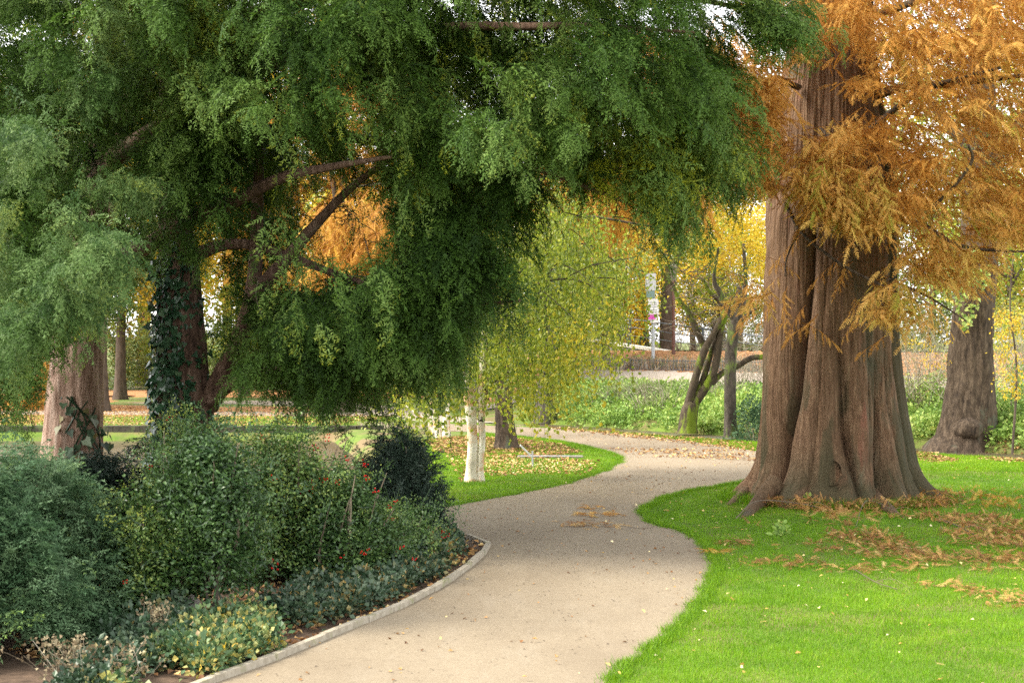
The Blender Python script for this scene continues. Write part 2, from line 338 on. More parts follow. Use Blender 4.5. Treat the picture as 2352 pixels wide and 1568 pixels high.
# far bank footpath (follows the slope)
cl = [(x, y) for x, y in zip(np.linspace(-1, 24, 30), np.interp(np.linspace(-1, 24, 30), _sx, _sy))]
def offs(s0): return [(x, y + s0 / np.interp(x, [-2, 2, 30], [1.0, .80, .72])) for x, y in cl]
sheet('bank_footpath', offs(8.1) + offs(12.6)[::-1], .05, M['gravel2'], follow=True, wob=0)
sheet('leafy_bank', offs(12.4) + offs(19.7)[::-1], .03, M['leafground'], follow=True, wob=.1)
sheet('pond_lawn_path', [(-45, 56), (-14, 55.5), (-5, 54), (-5, 57), (-14, 58.5), (-45, 59)], .006, M['gravel2'], wob=.2)
sheet('far_lawn_path', [(-14.5, 69), (-10, 68.5), (-5, 63), (-2, 54), (-.5, 50), (-3, 50.5), (-6.5, 60), (-11, 65), (-16, 65.5)], .008, M['gravel2'], wob=.15)
sheet('leaf_strewn_ground', [(-60, 48.5), (-15.3, 49), (-14.5, 54.5), (-8, 53), (-7.5, 62), (-17, 64), (-18, 75), (-60, 80)], .004, M['leafground'], wob=.4)
sheet('leaf_strewn_woodland_floor', [(-60, 76), (-4, 72), (3, 78), (3, 84), (-60, 84)], .004, M['leafground'], wob=.3)
sheet('woodland_floor', offs(20.4)[1:] + offs(60)[1:][::-1], .04, M['leafground'], follow=True, wob=.1)
# water
wb = Buf(); wb.quad((-46, 30, -.32), (-1, 30, -.32), (-1, 46.6, -.32), (-46, 46.6, -.32)); tag(wb.build('pond_water', M['water']), kind='structure')
wb = Buf()
c0, c1 = offs(-1.9), offs(1.9)
for k in range(len(c0) - 1): wb.quad((*c0[k], -.10), (*c0[k + 1], -.10), (*c1[k + 1], -.10), (*c1[k], -.10))
tag(wb.build('stream_water', M['water']), kind='structure')
# kerb
kl = np.array(GP([q for q in left_edge if q[1] > 1233])); kl = np.vstack([kl, Gp(300, 1640)])
dd = np.concatenate([[0], np.cumsum(np.linalg.norm(np.diff(kl, axis=0), axis=1))])
kb = Buf(); t0 = 0
while t0 < dd[-1] - .3:
    t1 = t0 + .92; a = np.array([np.interp(t0, dd, kl[:, k]) for k in (0, 1)]); c = np.array([np.interp(min(t1, dd[-1]), dd, kl[:, k]) for k in (0, 1)])
    d = nrm(c - a); n = np.array([-d[1], d[0]]); Rk = np.array([[d[0], n[0], 0], [d[1], n[1], 0], [0, 0, 1]])
    m_ = (a + c) / 2; kb.box((m_[0] + U(-.008, .008), m_[1], .015 + U(-.006, .006)), (np.linalg.norm(c - a) - .008, .062, .09), Rk); t0 = t1
tag(kb.build('kerb', M['kerb']), kind='structure')

# ------------------------------------------------------------------ foliage templates
def leaf_tri(base, d, n, L, w):
    """arrays of slim triangles: base, direction, normal, length, width"""
    s = nrm(np.cross(n, d)); return np.stack([base - s * w[:, None] / 2, base + s * w[:, None] / 2, base + d * L[:, None]], 1)
def yew_tmpl(seed, nb=15, needle=.05, dens=.024, droop=.35, fan=.36):
    r = np.random.default_rng(seed); b = Buf()
    xs_ = np.linspace(.08, .98, nb)
    axis = lambda x: np.stack([x, .10 * np.sin(x * 3 + seed), -droop * x ** 2], -1)
    b.tube(axis(np.linspace(0, 1, 4)), [.011, .009, .006, .002], 3, 5, t=-3)
    for k, x in enumerate(xs_):
        L = (fan * (1 - x) ** .8 + .10) * r.uniform(.7, 1.2); an = (1 if k % 2 else -1) * r.uniform(.5, 1.15)
        if k == nb - 1: an = 0
        d = nrm(np.array([math.cos(an), math.sin(an), r.uniform(-.45, .15)]))
        m = max(3, int(L / dens)); q = np.linspace(.1, 1, m); base = axis(x) + q[:, None] * L * d + np.stack([0 * q, 0 * q, -.35 * L * q ** 2], -1)
        dd_ = nrm(d[None] + np.stack([0 * q, 0 * q, -.7 * q], -1))
        side = nrm(np.cross(dd_, np.array([0, 0, 1.])))
        for sg in (-1, 1):
            nd = nrm(dd_ * .75 + sg * side * .8 + r.normal(0, .35, (m, 3)))
            b.tris(leaf_tri(base, nd, nrm(np.array([0, 0, 1.]) + r.normal(0, .4, (m, 3))), needle * r.uniform(.7, 1.25, m) * (1 - .3 * q), np.full(m, needle * .33)), t=(x * .08 + q * .14 - .08))
    return b.tmpl()
def feather(b, o, d, up, L, r, n=9, lw=.115, ll=.26, t0=0.0):
    q = np.linspace(.06, 1, n); d = nrm(d); dz = np.array([0, 0, -1.])
    base = o + q[:, None] * L * d + (.22 * L * q ** 2)[:, None] * dz; dd_ = nrm(d + .44 * q[:, None] * dz)
    side = nrm(np.cross(dd_, up)); sh = np.sin(np.pi * (q * .82 + .12)) ** .7
    for sg in (-1, 1):
        nd = nrm(dd_ * .55 + sg * side * .9 + r.normal(0, .1, (n, 3)) + .25 * dz)
        b.tris(leaf_tri(base, nd, nrm(up + r.normal(0, .25, (n, 3))), L * ll * sh, np.full(n, L * lw)), t=t0 + r.uniform(-.05, .05))
    s_ = side * L * .008; b.add(np.stack([base[0] - s_[0], base[0] + s_[0], base[-1]]), [[0, 1, 2]], t0)
def rust_tmpl(seed, nf=9, L=1.0, fl=.30, hang=.75):
    r = np.random.default_rng(seed); b = Buf()
    axis = lambda x: np.stack([x, .08 * np.sin(x * 4 + seed), -.22 * x ** 2], -1)
    b.tube(axis(np.linspace(0, L, 4)), [.010, .008, .005, .002], 3, 5, t=-3)
    for k in range(nf):
        x = .12 + .86 * k / (nf - 1); sg = 1 if k % 2 else -1
        d = nrm(np.array([.7, sg * r.uniform(.3, .9), -hang * r.uniform(.3, 1.3)])) if k < nf - 1 else np.array([1, 0, -.4])
        feather(b, axis(np.array(x * L)), d, nrm(np.array([0, -sg * .2, 1.]) + r.normal(0, .35, 3)), fl * r.uniform(.7, 1.15), r, t0=r.uniform(-.12, .12))
    return b.tmpl()
def leafshape(b, o, d, up, L, w, t=0.0, fold=.15):
    d = nrm(d); s = nrm(np.cross(up, d)); n = np.cross(d, s)
    v = [o, o + d * L * .45 + s * w * .5 + n * fold * w, o + d * L, o + d * L * .45 - s * w * .5 + n * fold * w]
    b.add(v, [[0, 1, 2], [0, 2, 3]], t)
def strand_tmpl(seed, n=13, leaf=.055, w=.042, L=1.0, spread=.07):
    """hanging thread of leaves along +X (hung downwards)"""
    r = np.random.default_rng(seed); b = Buf()
    b.tube([(0, 0, 0), (L * .5, .04, .02), (L, 0, 0)], [.004, .003, .001], 3, 5, t=-3)
    for k in range(n):
        x = L * (.08 + .92 * k / n); p = np.array([x, r.normal(0, spread), r.normal(0, spread)])
        d = nrm(np.array([.8, 0, 0]) + r.normal(0, .5, 3)); leafshape(b, p, d, nrm(r.normal(0, 1, 3)), leaf * r.uniform(.7, 1.2), w * r.uniform(.8, 1.2), r.uniform(-.18, .18))
    return b.tmpl()
def cluster_tmpl(seed, n=14, leaf=.10, w=.07, R=.35, twig=True, shiny=False):
    r = np.random.default_rng(seed); b = Buf()
    if twig: b.tube([(0, 0, 0), (R * .6, .03, 0), (R * 1.2, 0, .04)], [.010, .007, .002], 3, 4, t=-3)
    for k in range(n):
        p = np.array([r.uniform(.1, 1.25) * R, r.normal(0, .38) * R, r.normal(0, .38) * R])
        d = nrm(p * [.6, 1, 1] + r.normal(0, .3, 3) * R + np.array([.2, 0, -.12]) * R)
        leafshape(b, p, d, nrm(np.array([0, 0, 1.]) + r.normal(0, .6, 3)), leaf * r.uniform(.7, 1.2), w * r.uniform(.8, 1.2), r.uniform(-.15, .15))
    return b.tmpl()
def ivyleaf_tmpl():
    b = Buf(); a = np.array([(0, 0), (-.15, .35), (.2, .5), (.45, .28), (1.0, 0), (.45, -.28), (.2, -.5), (-.15, -.35)])
    v = np.column_stack([a, .08 * np.abs(a[:, 1])]); f = [[0, k, k + 1] for k in range(1, 7)]
    b.add(v, f, 0.0); return b.tmpl()
YEW = [yew_tmpl(s, nb=9, needle=.13, dens=.058, droop=.30, fan=.34) for s in range(8)]
YEWF = [yew_tmpl(30 + s, nb=9, needle=.15, dens=.066, droop=.34, fan=.30) for s in range(6)]
RUST = [rust_tmpl(s) for s in range(8)]
STR = [strand_tmpl(s, n=14, leaf=.085, w=.062, spread=.10) for s in range(8)]
CLU = [cluster_tmpl(s) for s in range(8)]
HOL = [cluster_tmpl(50 + s, n=30, leaf=.048, w=.030, R=.19) for s in range(6)]
IVL = ivyleaf_tmpl()

def zone(poly, D0, D1, n, thr=.0, fr=1.1):
    p = np.array(poly, float); lo, hi = p.min(0), p.max(0); out = []
    tot = 0
    while tot < n:
        x, y = U(lo[0], hi[0], n * 2), U(lo[1], hi[1], n * 2); m = inpoly(x, y, p)
        x, y = x[m], y[m]; D = U(D0, D1, len(x)); q = np.stack([(x - 1176) / F * D, D, H - (y - 784) / F * D], -1)
        if thr > 0: q = q[vnoise(q[:, 0] * fr, q[:, 1] * fr, q[:, 2] * fr * 1.3) > thr]
        out.append(q); tot += len(q)
    return np.concatenate(out)[:n]
def spray(buf, T, q, axis_xy, sc, tint, el=(-.6, .1), azj=.8, roll=.5, clump=.35):
    """put template sprays at points q heading away from the tree's axis"""
    n = len(q); az = np.arctan2(q[:, 0] - axis_xy[0], q[:, 1] - axis_xy[1]) + rng.normal(0, azj, n)
    d = dirs(az, U(el[0], el[1], n)); up = nrm(np.array([0, 0, 1.]) + rng.normal(0, roll * .5, (n, 3)))
    R = frames(d, up); t = tint[0] + (tint[1] - tint[0]) * (clump * (vnoise(q[:, 0] * .9, q[:, 1] * .9, q[:, 2] * .9) * 1.6 - .3) + (1 - clump) * U(0, 1, n))
    s = U(sc[0], sc[1], n); k = rng.integers(0, len(T), n)
    for m in range(len(T)):
        g = k == m; buf.inst(T[m], q[g] - d[g] * (s[g] * .45)[:, None], R[g], s[g], t[g])
def tufts(buf, T, q, axis_xy, sc, tint, m=6, spread=.16, el=(-.95, .55), azj=.85, clump=.45):
    """fluffy tufts: m short sprays radiating from each point, mostly away from the tree's axis"""
    n = len(q); az = np.repeat(np.arctan2(q[:, 0] - axis_xy[0], q[:, 1] - axis_xy[1]) + rng.normal(0, .55, n), m) + rng.normal(0, azj, n * m)
    base = np.repeat(tint[0] + (tint[1] - tint[0]) * (clump * (vnoise(q[:, 0] * .9, q[:, 1] * .9, q[:, 2] * .9) * 1.6 - .3) + (1 - clump) * U(0, 1, n)), m)
    e = U(el[0], el[1], n * m); d = dirs(az, e); s = np.repeat(U(sc[0], sc[1], n), m) * U(.75, 1.2, n * m)
    p = np.repeat(q, m, 0) + rng.normal(0, spread, (n * m, 3)) * [1, 1, .7]
    R = frames(d, nrm(np.array([0, 0, 1.]) + rng.normal(0, .3, (n * m, 3)))); t = base + U(-.1, .1, n * m); k = rng.integers(0, len(T), n * m)
    for a in range(len(T)):
        g = k == a; buf.inst(T[a], p[g] - d[g] * (s[g] * .3)[:, None], R[g], s[g], t[g])
def clumped(q, k, s):
    p = np.repeat(q, k, 0) + rng.normal(0, 1, (len(q) * k, 3)) * np.array([s, s, s * .6]); return p
def plumes(buf, T, q, axis_xy, sc, tint, m=9, L=(.5, 1.1), dr=(.35, 1.0), azj=.6, clump=.6):
    """drooping plumes: sprays strung along a bough tip that leaves q outwards and hangs down"""
    n = len(q); az0 = np.arctan2(q[:, 0] - axis_xy[0], q[:, 1] - axis_xy[1]) + rng.normal(0, azj, n)
    LL, D_, S_ = U(*L, n), U(*dr, n), U(*sc, n)
    t0 = tint[0] + (tint[1] - tint[0]) * (clump * (vnoise(q[:, 0] * .8, q[:, 1] * .8, q[:, 2] * .8) * 1.6 - .3) + (1 - clump) * U(0, 1, n))
    rp = lambda a: np.repeat(a, m, 0)
    u = np.tile(np.linspace(.0, 1, m), n); az, LL, D_, S_ = rp(az0), rp(LL), rp(D_), rp(S_)
    o = np.stack([np.sin(az), np.cos(az), 0 * az], -1); z = np.array([0, 0, 1.])
    w = (1 - .45 * u) * .10
    p = rp(q) + o * (LL * u * (1 - .55 * D_))[:, None] - z * (LL * D_ * u ** 1.5)[:, None] + rng.normal(0, 1, (n * m, 3)) * w[:, None]
    el = -(.15 + 1.15 * D_ * u) + rng.normal(0, .3, n * m); d = dirs(az + rng.normal(0, .75, n * m), el)
    R = frames(d, nrm(z + o * .25 + rng.normal(0, .3, (n * m, 3)))); sz = S_ * (1.05 - .35 * u) * U(.8, 1.2, n * m); k = rng.integers(0, len(T), n * m)
    tt = rp(t0) + .10 * (D_ - .6) + U(-.07, .07, n * m)
    for a in range(len(T)):
        g = k == a; buf.inst(T[a], p[g] - d[g] * (sz[g] * .25)[:, None], R[g], sz[g], tt[g])
def reject(q, clear):
    """drop boughs that would stand in front of (nearer than D) the given openings in the crown"""
    px = q[:, 0] / q[:, 1] * F + 1176; py = 784 - (q[:, 2] - H) / q[:, 1] * F
    k = np.ones(len(q), bool)
    for poly, D, keep in clear:
        m = inpoly(px, py, poly) & (q[:, 1] < D) & (rng.random(len(q)) > keep); k &= ~m
    return q[k]

# ------------------------------------------------------------------ the two yews on the left
def limb(buf, l, D0, D1, seg=12, bark=.10, k=5):
    n = len(l); Ds = np.linspace(D0, D1, n); buf.tube([P(a, b_, D) for (a, b_, w), D in zip(l, Ds)], [Rm(w, D) for (a, b_, w), D in zip(l, Ds)], seg, n * k, bark=bark)
TB = np.array([-4.5, 22.0]); TA = np.array([-6.75, 24.0])
clear = [([(360, 560), (500, 560), (510, 1060), (340, 1060)], 24.0, .02),
         ([(230, 390), (420, 310), (640, 250), (680, 380), (540, 500), (330, 640), (230, 660)], 22.4, .05),
         ([(270, 190), (380, 90), (470, 110), (430, 230), (310, 340)], 22.4, .25),
         ([(530, 400), (640, 400), (640, 780), (500, 860)], 21.5, .15),
         ([(640, 390), (790, 330), (910, 420), (900, 610), (700, 610)], 30, .10),
         ([(690, 110), (930, 110), (900, 250), (740, 240)], 30, .55),
         ([(1000, -90), (1290, -90), (1290, 75), (1000, 75)], 20.2, .08),
         ([(1430, -20), (1540, -20), (1540, 200), (1440, 200)], 30, .3),
         ([(740, 150), (930, 130), (900, 260), (760, 230)], 30, .6),
         ([(1560, -60), (1700, -60), (1700, 200), (1600, 300)], 30, .6)]
yb = thing('yew_tree', 'dark green yew with ivy-clad trunk whose drooping boughs arch over the path', 'tree', (TB[0], TB[1], 0), 'yews beside the path')
b = Buf(); limb(b, [(430, 1225, 160), (432, 1050, 128), (424, 850, 116), (413, 650, 92), (398, 450, 62), (390, 200, 46), (386, -100, 36), (380, -500, 18)], 22, 22, 28, .12, 14)
b.build('trunk', M['yewbark'], yb, True)
for l, D0, D1 in [([(470, 930, 56), (512, 860, 52), (556, 765, 46), (580, 680, 38), (590, 560, 30), (594, 420, 24), (600, 200, 15)], 21.9, 21.2),
                  ([(580, 680, 34), (650, 602, 30), (725, 515, 24), (820, 420, 16), (950, 330, 10)], 21.4, 20.5),
                  ([(478, 925, 30), (550, 872, 22), (640, 850, 16), (760, 870, 7)], 21.8, 20.6),
                  ([(395, 300, 42), (520, 190, 36), (760, 100, 30), (1045, 64, 22), (1200, 62, 19), (1360, 60, 12), (1600, 75, 6)], 22, 17.6),
                  ([(400, 420, 40), (540, 330, 30), (650, 232, 26), (700, 200, 20), (800, 185, 14), (1050, 148, 12), (1240, 140, 10), (1500, 200, 4)], 22, 20.8),
                  ([(395, 350, 36), (600, 300, 28), (900, 330, 20), (1200, 380, 12), (1450, 470, 5)], 22, 20),
                  ([(415, 600, 36), (560, 560, 22), (800, 640, 16), (1000, 700, 10), (1200, 690, 5)], 22, 20),
                  ([(390, 100, 36), (700, 0, 28), (1200, -60, 20), (1600, 0, 12), (1850, 50, 5)], 22, 19),
                  ([(388, 0, 30), (500, -200, 24), (900, -350, 16), (1300, -350, 8)], 22, 19)]:
    b = Buf(); limb(b, l, D0, D1); b.build('limb', M['yewbark'], yb, True)
b = Buf()
Z = lambda *a, **k: zone(*a, **k)
qs = np.concatenate([
    Z([(400, -420), (1640, -420), (1620, 20), (1590, 200), (1540, 260), (1400, 240), (1200, 310), (1000, 320), (880, 210), (700, 180), (600, 300), (460, 340), (380, 240), (380, 80)], 17.2, 23.5, 470, thr=.40, fr=1.0),
    Z([(340, 200), (500, 300), (560, 460), (500, 560), (390, 560), (340, 420)], 18.5, 21.5, 16, thr=.2),
    Z([(1480, 200), (1600, 60), (1650, 300), (1650, 410), (1630, 420), (1590, 330), (1530, 410), (1470, 470), (1430, 330)], 18.6, 21, 42, thr=.38, fr=1.4),
    Z([(1650, -60), (1790, -20), (1880, 30), (1800, 45), (1700, 50)], 18.5, 20.0, 10),
    Z([(900, 250), (1200, 330), (1220, 390), (1080, 480), (1060, 560), (1120, 600), (1040, 660), (1010, 750), (960, 800), (900, 740), (890, 600)], 18.6, 23.5, 115, thr=.36),
    Z([(540, 660), (700, 660), (880, 620), (1000, 690), (960, 750), (900, 800), (780, 860), (580, 840), (530, 790)], 18.6, 23.5, 115, thr=.32),
    Z([(1180, 300), (1440, 270), (1440, 350), (1330, 370), (1230, 390)], 19, 22, 12, thr=.45, fr=1.6),
    Z([(250, -100), (520, -100), (540, 300), (520, 470), (300, 470), (300, 200)], 19, 21.5, 34, thr=.2),
    Z([(-350, -420), (560, -420), (560, 200), (300, 330), (-350, 420)], 23.5, 26, 80, thr=.1),
    Z([(370, 230), (500, 230), (500, 400), (380, 420)], 20.4, 21.3, 12),
    Z([(1380, 310), (1540, 360), (1530, 470), (1470, 500), (1420, 420)], 18.6, 20.5, 9),
    Z([(430, 250), (680, 300), (680, 560), (520, 620), (480, 560)], 22.4, 25.5, 26, thr=.4),
    Z([(640, 250), (920, 250), (900, 560), (680, 580)], 19, 24, 22, thr=.42, fr=1.3)])
qs = reject(clumped(qs, 4, .15), clear[:1] + [([(230, 400), (420, 320), (640, 260), (680, 380), (540, 500), (330, 640), (230, 660)], 22.2, .20)] + clear[2:])
plumes(b, YEW, qs, TB, (.32, .52), (.0, .95), m=10, L=(.4, .95))
# hanging yellow-green tassels under the boughs
q = reject(zone([(420, -200), (1600, -200), (1560, 320), (1000, 360), (900, 750), (560, 800), (600, 300), (420, 250)], 17.3, 22, 900, thr=.48), clear)
spray(b, YEW, q, TB, (.30, .5), (.40, 1.0), el=(-1.45, -1.0), azj=1.5)
b.build('crown', M['yew'], yb)
# bare twigs inside the crown
b = Buf()
for p in reject(zone([(430, 0), (1650, 0), (1600, 480), (1100, 900), (540, 900), (430, 500)], 19.5, 23, 80), clear[:1]):
    d = dirs(np.arctan2(p[0] - TB[0], p[1] - TB[1]) + rng.normal(0, .9), U(-.9, .6)); L = U(.3, .8)
    b.tube([p, p + d * L * .5 + rng.normal(0, .06, 3), p + d * L + [0, 0, -.15 * L]], [.008, .005, .002], 4, 6, t=U(0, .4))
b.build('bare_twigs', M['twig'], yb)

ya = thing('yew_tree', 'paler green yew with bare flaking reddish trunk at the left edge', 'tree', (TA[0], TA[1], 0), 'yews beside the path')
b = Buf(); limb(b, [(150, 1170, 175), (160, 1080, 138), (168, 1000, 126), (176, 900, 118), (195, 700, 105), (222, 520, 92), (240, 300, 70), (250, 0, 50), (255, -400, 22)], 24, 24, 64, .11, 26)
b.build('trunk', M['palebark'], ya, True)
for l, D0, D1 in [([(215, 680, 50), (275, 598, 42), (350, 556, 37), (440, 498, 34), (540, 460, 31), (650, 408, 25), (760, 384, 17), (900, 360, 8)], 23.3, 18.6),
                  ([(232, 400, 60), (270, 355, 50), (330, 318, 46), (400, 265, 42), (440, 215, 38), (520, 160, 30), (610, 88, 24), (700, 30, 14)], 23.6, 20.0),
                  ([(245, 290, 44), (300, 240, 38), (350, 212, 36), (430, 176, 30), (560, 120, 14)], 24, 22),
                  ([(225, 640, 44), (262, 580, 40), (268, 480, 36), (275, 330, 30), (330, 100, 20)], 23.6, 23),
                  ([(215, 560, 50), (100, 430, 36), (0, 350, 26), (-100, 330, 10)], 24, 19),
                  ([(200, 700, 60), (150, 620, 44), (120, 620, 30), (160, 680, 12)], 23.5, 16.5)]:
    b = Buf(); limb(b, l, D0, D1); b.build('limb', M['yewbark'], ya, True)
b = Buf()
qs = reject(np.concatenate([
    Z([(-350, -420), (440, -420), (450, 20), (330, 180), (240, 330), (120, 430), (-350, 430)], 17.5, 24.5, 230, thr=.30),
    Z([(-350, 380), (240, 380), (240, 620), (120, 760), (-350, 780)], 18, 22.5, 80, thr=.28),
    Z([(230, 80), (420, 60), (470, 360), (470, 420), (250, 560)], 22.6, 25.5, 20, thr=.3),
    Z([(-350, 700), (100, 700), (85, 820), (30, 880), (-350, 880)], 16.5, 19, 22),
    Z([(230, 350), (400, 350), (420, 390), (240, 410)], 18.5, 20, 7)]), clear)
qs = reject(clumped(qs, 4, .15), clear)
plumes(b, YEW, qs, TA, (.32, .50), (.0, .82), m=10, L=(.4, .95))
b.build('crown', M['yew'], ya)
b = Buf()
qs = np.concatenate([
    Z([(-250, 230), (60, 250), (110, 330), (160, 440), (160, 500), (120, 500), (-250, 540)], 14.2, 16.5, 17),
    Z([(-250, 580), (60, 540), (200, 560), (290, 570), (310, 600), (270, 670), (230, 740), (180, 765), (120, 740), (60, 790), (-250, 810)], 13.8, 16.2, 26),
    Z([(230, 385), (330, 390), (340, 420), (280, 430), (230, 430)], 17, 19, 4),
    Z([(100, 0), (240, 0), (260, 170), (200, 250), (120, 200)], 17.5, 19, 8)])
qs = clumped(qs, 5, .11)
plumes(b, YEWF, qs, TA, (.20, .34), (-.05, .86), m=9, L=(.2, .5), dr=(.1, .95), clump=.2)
b.build('pale_boughs', M['yew_pale'], ya)  # near boughs, with paler needles than the crown behind

# ivy on the trunks
def ivy(name, label, path, n, base, mat=M['ivy'], s=(.045, .125), side=None):
    bb = Buf(); A = catmull(path, 60); k = rng.integers(0, 60, n); th = rng.normal(side, .85, n) if side is not None else U(0, 2 * np.pi, n)
    c = A[k, :3] + rng.normal(0, .03, (n, 3)); r = A[k, 3]; o = np.stack([np.sin(th), np.cos(th), np.zeros(n)], -1)
    kk_ = rng.random(n) < (1.15 - (k / 60.) ** 2.2); c, r, o = c[kk_], r[kk_], o[kk_]; n = len(c); pos = c + o * (r * U(1.02, 1.28, n))[:, None]; pos[:, 2] += U(-.12, .12, n)
    d = nrm(np.array([0, 0, -1.]) + rng.normal(0, .55, (n, 3)) + o * .5); R = frames(d, nrm(o + rng.normal(0, .3, (n, 3))))
    bb.inst(IVL, pos, R, U(s[0], s[1], n), U(0, 1, n))
    for m in range(7):
        t_ = U(0, 6.28) if side is None else rng.normal(side, .6); A2 = A[::4]; oo = np.stack([np.sin(t_ + .5 * np.sin(np.arange(len(A2)) * .4 + m)), np.cos(t_ + .5 * np.sin(np.arange(len(A2)) * .4 + m)), 0 * A2[:, 0]], -1)
        bb.tube(A2[:, :3] + oo * (A2[:, 3] * 1.03)[:, None], np.full(len(A2), .014), 4, t=-3)
    return tag(bb.build(name, mat, loc=base), label, 'ivy')
ivy('climbing_ivy', 'dense dark ivy wrapped round the central yew trunk', [[*P(x, y, 22), Rm(w, 22)] for x, y, w in [(425, 1180, 150), (422, 1000, 126), (415, 850, 112), (412, 700, 100), (412, 560, 92)]], 1900, (TB[0], TB[1], 0), side=math.pi + .5)
ivy('climbing_ivy', 'thin trail of pale ivy up the bare trunk at the left edge', [[*P(x, y, 24), Rm(w, 24)] for x, y, w in [(190, 1120, 130), (190, 1040, 118), (182, 960, 118), (178, 900, 112)]], 70, (TA[0], TA[1], 0), mat=M['groundivy'], s=(.10, .17), side=math.pi + -.25)

# ------------------------------------------------------------------ the great dawn redwood
RC = np.array([(1915 - 1176) / F * 25.8, 25.8]); 
rw = thing('redwood_tree', 'huge fluted red-brown trunk with drooping rusty orange foliage beside the path', 'tree', (RC[0], RC[1], 0))
zz = np.concatenate([np.linspace(-.15, 1.2, 60), np.linspace(1.23, 8.2, 190), np.linspace(8.4, 16, 30)])
Rz = np.interp(zz, [-.15, .0, .12, .33, .6, 1.05, 1.77, 3.2, 4.64, 6.2, 7.5, 10, 16], [1.66, 1.58, 1.50, 1.40, 1.34, 1.28, 1.20, 1.10, 1.03, .88, .68, .5, .15])
Cx = RC[0] + np.interp(zz, [0, 1, 3.2, 6.2, 16], [.02, 0, -.05, -.04, -.02])
NS = 720; th = np.linspace(0, 2 * np.pi, NS, endpoint=False)   # th = 0 faces the camera (-Y), + to the right
TH, ZZ = np.meshgrid(th, zz)
thw = TH + .10 * (fbm(TH * 0 + np.cos(TH) * 1.5 + 9, np.sin(TH) * 1.5, ZZ * .5) - .5)
def dth(c): return (thw - c + np.pi) % (2 * np.pi) - np.pi
rad = Rz[:, None] * np.ones((1, NS))
gro = [(lambda z: np.interp(z, [0, 1.0, 1.8, 3.6, 5], np.radians([-56, -52, -42, -30, -26])), .24, .055, 6.0), (lambda z: np.radians(-6) + .14 * smooth(1.3, .3, z), .20, .06, 2.6),
       (lambda z: np.radians(27) - .1 * smooth(2, 0, z), .20, .07, 2.1), (lambda z: np.radians(56) + 0 * z, .14, .05, 7), (lambda z: np.radians(12) + .05 * z, .05, .03, 3.5), (lambda z: np.radians(-28) + .06 * z, .04, .03, 4.5), (lambda z: np.radians(41) - .02 * z, .06, .03, 4.5)]
for k in range(6): gro.append(((lambda c: (lambda z: c + .05 * np.sin(z)))(math.radians(95 + 33 * k)), .13, .06, 4))
for fc, dep, w, ztop in gro:
    D_ = dth(fc(ZZ)); env = smooth(ztop + 1.2, ztop * .4, ZZ)
    rad -= dep * Rz[:, None] * env * np.exp(-(np.abs(D_) / w) ** 1.1)
    rad -= dep * .35 * Rz[:, None] * env * np.exp(-(D_ / (w * 4)) ** 2)
D_ = dth(math.radians(-24)); rad += .09 * smooth(4.6, .8, ZZ) * np.exp(-(D_ / .24) ** 2) + .07 * smooth(2.5, .5, ZZ) * np.exp(-(dth(math.radians(10)) / .16) ** 2)
D_ = dth(math.radians(42)); rad += .07 * smooth(2.6, .5, ZZ) * np.exp(-(D_ / .16) ** 2)
rad += smooth(.75, -.1, ZZ) * (.22 * np.maximum(0, np.sin(7 * TH + .6)) + .16 * np.maximum(0, np.sin(11 * TH + 2)))
cx, sx = np.cos(TH), np.sin(TH)
wv = .35 * fbm(cx * 2, sx * 2, ZZ * .9)
rid = np.abs(2 * fbm(np.cos(TH + wv * .25) * 16, np.sin(TH + wv * .25) * 16, ZZ * .55, 3) - 1)
rad += .038 * (rid - .25) + .14 * (fbm(cx * 3, sx * 3, ZZ * .6) - .5) + .05 * (fbm(cx * 9, sx * 9, ZZ * .7) - .5) + .020 * (vnoise(cx * 60, sx * 60, ZZ * 2.2) - .5)
V_ = np.stack([Cx[:, None] + rad * np.sin(TH), RC[1] - rad * np.cos(TH), ZZ], -1)
b = Buf(); n = len(zz); i = np.arange(n - 1)[:, None] * NS; j = np.arange(NS)[None]; k = (j + 1) % NS
f = np.concatenate([np.stack([i + j, i + k, i + NS + k], -1).reshape(-1, 3), np.stack([i + j, i + NS + k, i + NS + j], -1).reshape(-1, 3)])
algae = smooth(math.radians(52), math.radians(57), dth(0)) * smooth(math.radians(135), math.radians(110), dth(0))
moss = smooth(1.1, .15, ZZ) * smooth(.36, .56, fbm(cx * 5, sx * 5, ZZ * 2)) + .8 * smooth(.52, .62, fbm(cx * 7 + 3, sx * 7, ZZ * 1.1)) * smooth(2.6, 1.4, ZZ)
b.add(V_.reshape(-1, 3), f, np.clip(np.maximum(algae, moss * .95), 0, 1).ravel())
mt = M['redbark']; ntm = mt.node_tree
pb = [q for q in ntm.nodes if q.type == 'BSDF_PRINCIPLED'][0]; src = pb.inputs['Base Color'].links[0].from_socket
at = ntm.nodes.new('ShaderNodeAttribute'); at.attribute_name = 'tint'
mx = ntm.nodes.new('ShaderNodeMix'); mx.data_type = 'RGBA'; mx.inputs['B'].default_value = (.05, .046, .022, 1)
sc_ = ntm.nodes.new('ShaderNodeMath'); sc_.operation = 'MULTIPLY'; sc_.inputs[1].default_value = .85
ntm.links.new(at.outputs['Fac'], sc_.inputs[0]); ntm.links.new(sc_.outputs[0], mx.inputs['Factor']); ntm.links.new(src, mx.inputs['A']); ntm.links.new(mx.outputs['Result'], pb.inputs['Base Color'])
b.build('trunk', M['redbark'], rw, True)
def gz(px, py, z): D = (H - z) * F / (py - 784); return np.array([(px - 1176) / F * D, D, z])
